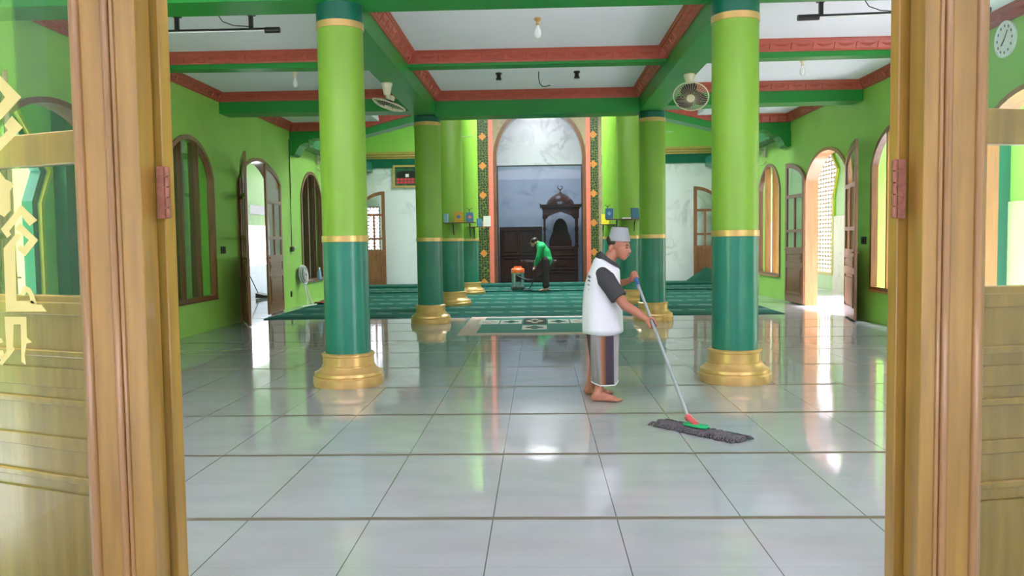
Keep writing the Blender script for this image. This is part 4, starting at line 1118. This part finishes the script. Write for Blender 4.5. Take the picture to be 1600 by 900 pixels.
# legs and feet
limb(b, [(.54, 6.89, .55), (.525, 6.88, .3), (.50, 6.845, .13), (.482, 6.80, .075)], [.07, .05, .036, .036])
limb(b, [(.52, 7.02, .55), (.475, 7.05, .3), (.445, 7.10, .13), (.44, 7.10, .075)], [.075, .052, .036, .036])
def foot(x, y, dirx, diry, sd):
    d = Vector((dirx, diry, 0)).normalized(); s = Vector((-d.y, d.x, 0))*sd
    P = lambda u, v, z: tuple(Vector((x, y, z))+d*u+s*v)
    b.ball(P(-.03, 0, .034), (.034, .032, .034)); cap(b, P(-.02, 0, .05), P(.06, .0, .042), .035, .03)
    cap(b, P(-.02, 0, .03), P(.12, .012, .022), .03, .024); cap(b, P(-.02, 0, .03), P(.12, -.016, .022), .028, .022)
    cap(b, P(.05, 0, .05), P(.13, 0, .03), .03, .02)
    for k, (v, u, r) in enumerate(((.034, .185, .0125), (.014, .182, .0095), (-.004, .176, .009), (-.02, .168, .0085), (-.035, .155, .0085))):
        cap(b, P(.12, v*.8, .02), P(u, v, .012), r+.001, r)
foot(.482, 6.785, 1, -.16, 1); foot(.44, 7.11, 1, -.1, 1)
# trunk under the clothes, neck, head
limb(b, [(.52, 6.95, .6), (.53, 6.95, .8), (.54, 6.95, 1.0)], [.12, .13, .11])
limb(b, [(.545, 6.95, 1.10), (.585, 6.95, 1.17), (.64, 6.95, 1.25)], [.07, .054, .052])
limb(b, [(.55, 6.80, 1.02), (.55, 7.10, 1.03)], [.06, .06])
hy = 6.945
HT = Matrix.Translation((.662, hy, 0)) @ Matrix.Rotation(dr(-30), 4, 'Z') @ Matrix.Translation((-.655, -hy, 0))
def turn(mb, start=0):
    for i in range(start, len(mb.v)): mb.v[i] = tuple(HT @ Vector(mb.v[i]))
hstart = len(b.v)
rot_ball(b, (.665, hy, 1.322), (.094, .074, .088), ry=dr(20))
rot_ball(b, (.70, hy, 1.265), (.066, .058, .085), ry=dr(-14))
rot_ball(b, (.706, hy, 1.212), (.042, .042, .036), ry=dr(25))
rot_ball(b, (.715, hy-.002, 1.192), (.022, .024, .02))
rot_ball(b, (.662, hy, 1.24), (.05, .05, .04), ry=dr(30))
rot_ball(b, (.742, hy, 1.300), (.026, .05, .016), ry=dr(10))
for s_ in (-1, 1):
    rot_ball(b, (.728, hy+s_*.034, 1.252), (.024, .018, .02))
    rot_ball(b, (.628, hy+s_*.073, 1.277), (.017, .008, .028), ry=dr(15), rz=dr(-s_*18))
cap(b, (.758, hy, 1.285), (.771, hy, 1.245), .009, .0125); b.ball((.768, hy-.01, 1.24), .009); b.ball((.768, hy+.01, 1.24), .009)
rot_ball(b, (.752, hy, 1.219), (.012, .02, .006), ry=dr(20)); rot_ball(b, (.745, hy, 1.207), (.012, .018, .006), ry=dr(20))
turn(b, hstart)
# near (right) arm
sh, el, wr, hd = (.545, 6.78, 1.03), (.700, 6.70, .805), (.862, 6.60, .700), (.905, 6.555, .672)
limb(b, [sh, (.62, 6.74, .92), el], [.055, .048, .040]); limb(b, [el, (.77, 6.66, .765), wr], [.042, .038, .026])
# far (left) arm
sh2, el2, wr2, hd2 = (.55, 7.11, 1.04), (.57, 7.22, .915), (.755, 7.06, .985), (.80, 7.02, 1.0)
limb(b, [sh2, (.555, 7.17, .98), el2], [.055, .048, .040]); limb(b, [el2, (.66, 7.14, .955), wr2], [.041, .036, .026])
top = Vector((.815, 7.0, 1.035)); bot = Vector((1.05, 5.80, .075)); ax = (bot-top).normalized()
def hand(w_, h_, on, flip):
    """palm from the wrist to the handle, four fingers and a thumb closed round it"""
    w_, h_ = Vector(w_), Vector(h_)
    t_ = (h_-top).dot(ax); c = top+ax*t_             # point of the handle inside the fist
    d = (c-w_); d -= ax*d.dot(ax); d.normalize(); side = ax.cross(d).normalized()*flip
    pc = c-d*.03
    for k in (-1, 0, 1): cap(b, w_, pc+ax*.022*k, .023, .014)
    cap(b, pc-ax*.03+side*.006, pc+ax*.03+side*.006, .015, .014)
    for k, (o_, rr, ln) in enumerate(((-.031, .0088, 1.0), (-.0105, .0092, 1.08), (.0105, .009, 1.03), (.031, .0078, .9))):
        p0 = pc+ax*o_+side*.012
        p1 = c+ax*o_*1.02+side*.026*ln+d*.002; p2 = c+ax*o_*1.02+side*.012+d*.026*ln; p3 = c+ax*o_*1.0-side*.014+d*.020
        limb(b, [tuple(p0), tuple(p1), tuple(p2), tuple(p3)], [rr+.001, rr, rr*.95, rr*.88])
    q0 = pc-ax*.028-side*.012; q1 = c-ax*.045-side*.022-d*.004; q2 = c-ax*.026-side*.02+d*.016
    limb(b, [tuple(q0), tuple(q1), tuple(q2)], [.012, .0105, .009])
hand(wr, hd, 1, -1); hand(wr2, hd2, 1, 1)
voxel(b, 'body', MT['skin'], man, .0055, 2)
for s_ in (-1, 1):
    e = MB(); e.ball((.756, hy+s_*.026, 1.277), (.010, .012, .006)); turn(e); e.build('eye', MT['black'], man)
    e = MB(); e.tube([(.762, hy+s_*.012, 1.297), (.764, hy+s_*.026, 1.301), (.752, hy+s_*.043, 1.298)], .0055, 6); turn(e); e.build('eyebrow', MT['hair'], man)
e = MB(); rot_ball(e, (.754, hy, 1.2125), (.011, .02, .004), ry=dr(20)); turn(e); e.build('lips', mat('lip_tone', srgb(120, 62, 60), .5), man)
h = MB(); rot_ball(h, (.645, hy, 1.330), (.084, .079, .060), ry=dr(20)); turn(h); h.build('hair', MT['hair'], man)
# sarong
sar = stripe_mat('striped_sarong', 0, [(0, srgb(60, 46, 48)), (.1, srgb(72, 56, 56)), (.14, srgb(140, 136, 142)), (.36, srgb(138, 130, 134)), (.42, srgb(146, 100, 74)), (.5, srgb(120, 76, 52)), (.55, srgb(60, 48, 62)), (.76, srgb(58, 50, 66)), (.79, srgb(164, 158, 168)), (1, srgb(170, 164, 174))], .85, .29, .39)
R_ = []
for z, a, c_, ry in ((.145, .437, .655, .175), (.16, .434, .656, .176), (.25, .43, .66, .176), (.4, .413, .664, .175), (.5, .40, .67, .174), (.62, .385, .675, .165), (.72, .39, .67, .15)):
    cx = (a+c_)/2; rx = (c_-a)/2; ring = []
    for k in range(72):
        th = 2*PI*k/72; w_ = 1+(.035*math.cos(7*th+z*3)+.02*math.cos(13*th))*max(0, (.66-z)/.5)
        c0, s0 = math.cos(th), math.sin(th); x = cx+rx*math.copysign(abs(c0)**.8, c0)*w_; y = 6.95+ry*math.copysign(abs(s0)**.8, s0)*w_
        ring.append((x, y, z+(x-.54)*.08*(1 if z < .3 else 0)+(.02*math.cos(th-2.2) if z < .2 else 0)))
    R_.append(ring)
g = MB().loft(R_, cap=False); sg = g.build('sarong', sar, man, smooth=80); so = sg.modifiers.new('s', 'SOLIDIFY'); so.thickness = .004
hm = MB()
for z in (0,): hm.tube([(p[0]+(p[0]-.546)*.012, 6.95+(p[1]-6.95)*1.012, p[2]+.004) for p in R_[0]]+[R_[0][0]], .005, 6)
hm.build('hem', MT['cloth'], sg)
# shirt
S = MB(); R_ = []
for z, a, c_, ry, tl in ((.558, .366, .712, .182, .012), (.60, .364, .710, .183, .01), (.70, .362, .705, .185, 0), (.80, .364, .698, .185, 0), (.90, .372, .690, .182, 0), (.98, .388, .686, .182, 0), (1.05, .41, .684, .180, 0), (1.10, .437, .682, .158, -.01), (1.14, .462, .672, .118, -.035), (1.165, .49, .652, .082, -.05)):
    cx = (a+c_)/2; rx = (c_-a)/2; ring = []
    for k in range(72):
        th = 2*PI*k/72; fz = max(0, 1-abs(z-.7)/.4); w_ = 1+fz*(.014*math.sin(5*th+z*9)+.009*math.sin(9*th-z*14))
        x = cx+rx*math.cos(th)*w_; y = 6.95+ry*math.sin(th)*w_
        ring.append((x, y, z+tl*math.cos(th)+(.012*math.sin(th*2+1) if z < .58 else 0)))
    R_.append(ring)
S.loft(R_, cap=False); so_ = S.build('shirt', MT['cloth'], man, smooth=80); mo = so_.modifiers.new('s', 'SOLIDIFY'); mo.thickness = .005
for nm_, pts, rs in (('sleeve', [(.530, 6.82, 1.06), (.553, 6.775, 1.02), (.60, 6.745, .945), (.652, 6.715, .868)], [.062, .078, .072, .072]),
                     ('sleeve', [(.545, 7.06, 1.07), (.553, 7.12, 1.04), (.556, 7.165, .985), (.562, 7.20, .935)], [.062, .076, .068, .068])):
    m = MB(); m.tube(pts, rs, 28); m.ball(pts[0], rs[0], 28, 10); o = m.build(nm_, MT['charcoal'], man, smooth=80)
co = MB()
R2_ = []
for (c, rx, ry, tl) in (((.566, 1.150), .083, .078, -.052), ((.578, 1.172), .076, .070, -.054), ((.59, 1.19), .072, .066, -.056), ((.596, 1.186), .078, .072, -.056), ((.574, 1.146), .1, .092, -.062)):
    R2_.append([(c[0]+rx*math.cos(a), 6.95+ry*math.sin(a), c[1]+tl*math.cos(a)) for a in [2*PI*k/40 for k in range(40)]])
co.loft(R2_, cap=False); o = co.build('collar', MT['charcoal'], man, smooth=80); mo = o.modifiers.new('s', 'SOLIDIFY'); mo.thickness = .006
# grey upright script printed on the back
pr_ = MB()
for i, (dz, ln) in enumerate(((0, .05), (.035, .035), (.07, .055), (.105, .03))):
    z = .93+dz; x = .405+.1*dz
    pr_.tube([(x+.012, 6.835-.003, z), (x+.003, 6.85, z+.012), (x-.006, 6.872, z+.008), (x+.004, 6.85, z-.012+ln*.3)], .004, 5)
pr_.build('back_print', MT['charcoal'], so_)
# knitted cap
c_ = MB(); T = Matrix.Translation((.674, hy, 1.352)) @ Matrix.Rotation(dr(4), 4, 'Y')
c_.lathe([(0, .098), (.04, .1), (.062, .099), (.07, .094), (.082, .05), (.094, .0), (.0965, -.016), (.0945, -.018), (.088, 0), (.0, .0)], n=40, M=T @ Matrix.Scale(.88, 4, (0, 1, 0)))
turn(c_)
cp = c_.build('cap', MT['greycap'], man, smooth=40)
cq = MB().lathe([(0, .1005), (.045, .1015), (.05, .1), (0, .099)], n=30, M=T @ Matrix.Scale(.88, 4, (0, 1, 0))); turn(cq); cq.build('crown_patch', MT['charcoal'], cp)
# mop
mp = thing('floor_mop', 'flat dark mop with a grey handle and green plate held by the mopping person', 'mop', (0, 0, 0))
MB().tube([top-ax*.01, top+ax*.12], .016, 14).build('grip', MT['blue'], mp)
MB().tube([top+ax*.1, bot], .0125, 12).build('handle', MT['handle'], mp)
a_, b_ = Vector((.865, 5.93, 0)), Vector((1.335, 5.38, 0)); dd = (b_-a_).normalized(); ss = Vector((-dd.y, dd.x, 0)); L = (b_-a_).length
g = MB(); rng = random.Random(3); rows = []
nn = 40
for i in range(nn+1):
    t_ = i/nn; w_ = .085*min(1, math.sin(PI*min(max(t_, .02), .98))**.35+.1)
    c = a_+dd*L*t_; jit = lambda s: 1+.12*rng.uniform(-1, 1)
    rows.append([tuple(c-ss*w_*jit(0)+Vector((0, 0, .004))), tuple(c-ss*w_*.85*jit(0)+Vector((0, 0, .026))), tuple(c-ss*w_*.4+Vector((0, 0, .036))), tuple(c+ss*w_*.4+Vector((0, 0, .036))), tuple(c+ss*w_*.85*jit(0)+Vector((0, 0, .026))), tuple(c+ss*w_*jit(0)+Vector((0, 0, .004)))])
g.loft(rows)
for i in range(150):
    t_ = rng.random(); sd = rng.choice((-1, 1)); c = a_+dd*L*t_+ss*sd*.065
    e = c+ss*sd*rng.uniform(.02, .045)+dd*rng.uniform(-.02, .02)
    g.tube([tuple(c+Vector((0, 0, .026))), tuple((c+e)/2+Vector((0, 0, .022))), tuple(e+Vector((0, 0, .007)))], .006, 5)
g.build('mop_pad', MT['mop'], mp, smooth=60)
mc = Vector((bot.x, bot.y, 0))
mid = a_.lerp(b_, .46)
M_ = Matrix.Translation((mid.x, mid.y, .04)) @ Matrix.Rotation(math.atan2(dd.y, dd.x), 4, 'Z')
MB().loft([[(x, -w_, 0), (x, w_, 0), (x, w_, .012), (x, -w_, .012)] for x, w_ in ((-.1, .02), (-.07, .045), (.07, .045), (.1, .02))], M=M_).build('plate', MT['mopgreen'], mp, bevel=.003)
MB().tube([(mid.x, mid.y, .05), tuple(bot)], .022, 12).ball(tuple(bot), .026).build('joint', MT['mopred'], mp)

# ---- the person in green with the vacuum cleaner (faces left, bends)
p2 = thing('person', 'person in a green long-sleeved shirt, black cap and dark trousers, stooping over the vacuum hose', 'person', (0, 0, 0))
gx = .15; gy = 21.05; z0 = .058
b = MB()
for s_, y_ in ((-1, gy-.09), (1, gy+.1)):
    limb(b, [(.17+.02*s_, y_, z0+.78), (.14+.01*s_, y_, z0+.42), (.17+.02*s_, y_, z0+.08)], [.07, .05, .035])
    fx_ = .17+.02*s_
    cap(b, (fx_+.03, y_, z0+.03), (fx_-.12, y_, z0+.022), .032, .024)
    for k in range(5): cap(b, (fx_-.1, y_-.03+.015*k, z0+.018), (fx_-.165+.006*k, y_-.036+.018*k, z0+.012), .011, .009)
limb(b, [(.2, gy, z0+.8), (.14, gy, z0+1.0), (.05, gy, z0+1.17)], [.1, .11, .09])
limb(b, [(.02, gy, z0+1.2), (-.06, gy, z0+1.25)], [.05, .05])
rot_ball(b, (-.12, gy, z0+1.27), (.095, .075, .085), ry=dr(-40)); rot_ball(b, (-.14, gy, z0+1.22), (.06, .055, .08), ry=dr(40))
rot_ball(b, (-.2, gy, z0+1.175), (.014, .012, .016)); rot_ball(b, (-.085, gy-.073, z0+1.235), (.02, .01, .028)); rot_ball(b, (-.15, gy, z0+1.15), (.03, .028, .025))
for s_ in (-1, 1):
    yy = gy+s_*.19
    limb(b, [(.05, yy, z0+1.13), (-.02, yy-.01, z0+.86), (-.1, gy+s_*.1, z0+.64)], [.05, .04, .026])
    c = Vector((-.12, gy+s_*.06-.03, z0+.57)); cap(b, (-.1, gy+s_*.1, z0+.64), tuple(c), .026, .026)
    for k in range(4): limb(b, [tuple(c+Vector((.0, 0, -.005*k))), tuple(c+Vector((-.035, -.01, .018-.018*k))), tuple(c+Vector((-.03, -.03, .008-.018*k)))], [.012, .011, .009])
    limb(b, [tuple(c), tuple(c+Vector((.01, -.03, .0))), tuple(c+Vector((-.015, -.045, -.01)))], [.013, .011, .01])
voxel(b, 'body', MT['skin2'], p2, .009, 2)
b = MB()
for s_, y_ in ((-1, gy-.09), (1, gy+.1)):
    limb(b, [(.19+.02*s_, y_, z0+.78), (.155+.01*s_, y_, z0+.42), (.175+.02*s_, y_, z0+.13)], [.115, .09, .07])
rot_ball(b, (.2, gy, z0+.8), (.14, .17, .13))
voxel(b, 'trousers', MT['pants'], p2, .012, 3)
b = MB()
limb(b, [(.2, gy, z0+.78), (.15, gy, z0+.98), (.06, gy, z0+1.13)], [.15, .15, .13])
rot_ball(b, (.19, gy, z0+.80), (.155, .185, .12), ry=dr(0)); rot_ball(b, (.07, gy, z0+1.12), (.12, .2, .1), ry=dr(-40)); cap(b, (.04, gy, z0+1.16), (-.01, gy, z0+1.22), .08, .062)
for s_ in (-1, 1):
    yy = gy+s_*.19
    limb(b, [(.05, yy, z0+1.12), (-.015, yy-.01, z0+.87), (-.085, gy+s_*.115, z0+.68)], [.075, .062, .045])
voxel(b, 'shirt', MT['greenshirt'], p2, .01, 3)
h = MB(); rot_ball(h, (-.115, gy, z0+1.285), (.102, .084, .082), ry=dr(-40)); h.loft([[(-.19-.0, gy+.05*math.cos(a), z0+1.25+.01*math.sin(a)) for a in [2*PI*k/12 for k in range(12)]], [(-.25, gy+.04*math.cos(a), z0+1.215+.006*math.sin(a)) for a in [2*PI*k/12 for k in range(12)]]])
h.build('cap', MT['black'], p2)

# ------------------------------------------------------------------ seen through the glass and doors
t = thing('wall_clock', 'white round clock high on the right wall, seen through the glass', 'clock', (WX, 9.38, 3.5))
F_ = Matrix.Rotation(dr(-90), 4, 'Y')
MB().lathe([(0, 0), (.19, 0), (.2, .02), (.2, .04), (.18, .045), (.18, .03), (0, .03)], n=40, M=F_).build('case', MT['wplastic'], t)
MB().lathe([(0, .031), (.178, .031), (.178, .033), (0, .033)], n=40, M=F_).build('dial', MT['paper'], t)
m = MB()
for k in range(12):
    a = k*PI/6; m.box(-.034-.003, -.034, .145*math.sin(a)-.007, .145*math.sin(a)+.007, .145*math.cos(a)-.014, .145*math.cos(a)+.014)
m.build('numerals', MT['black'], t)
m = MB().tube([(-.038, 0, 0), (-.038, .06, -.06)], .006, 6).tube([(-.038, 0, 0), (-.038, -.06, .09)], .004, 6); m.build('hands', MT['black'], t)
t = thing('veranda_sign', 'green sign with a white emblem seen through the left door', 'sign', (-7.36, 21.2, 2.25))
MB().box(-.01, .01, -.75, .75, -.12, .12).build('board', MT['dteal'], t); MB().box(.008, .014, -.72, -.48, -.1, .1).build('emblem', MT['paper'], t)
t = thing('broom', 'black broom lying on the floor outside the left door', 'broom', (-6.9, 20.4, 0))
MB().loft([[(x, -w_, .01), (x, w_, .01), (x, w_, .03+h_), (x, -w_, .03+h_)] for x, w_, h_ in ((-.2, .2, .1), (0, .16, .05), (.3, .07, .01), (.4, .02, 0))]).build('bristles', MT['black'], t)
MB().tube([(-.2, 0, .12), (-.45, .1, .6), (-.48, .12, .9)], .012).build('handle', MT['black'], t)
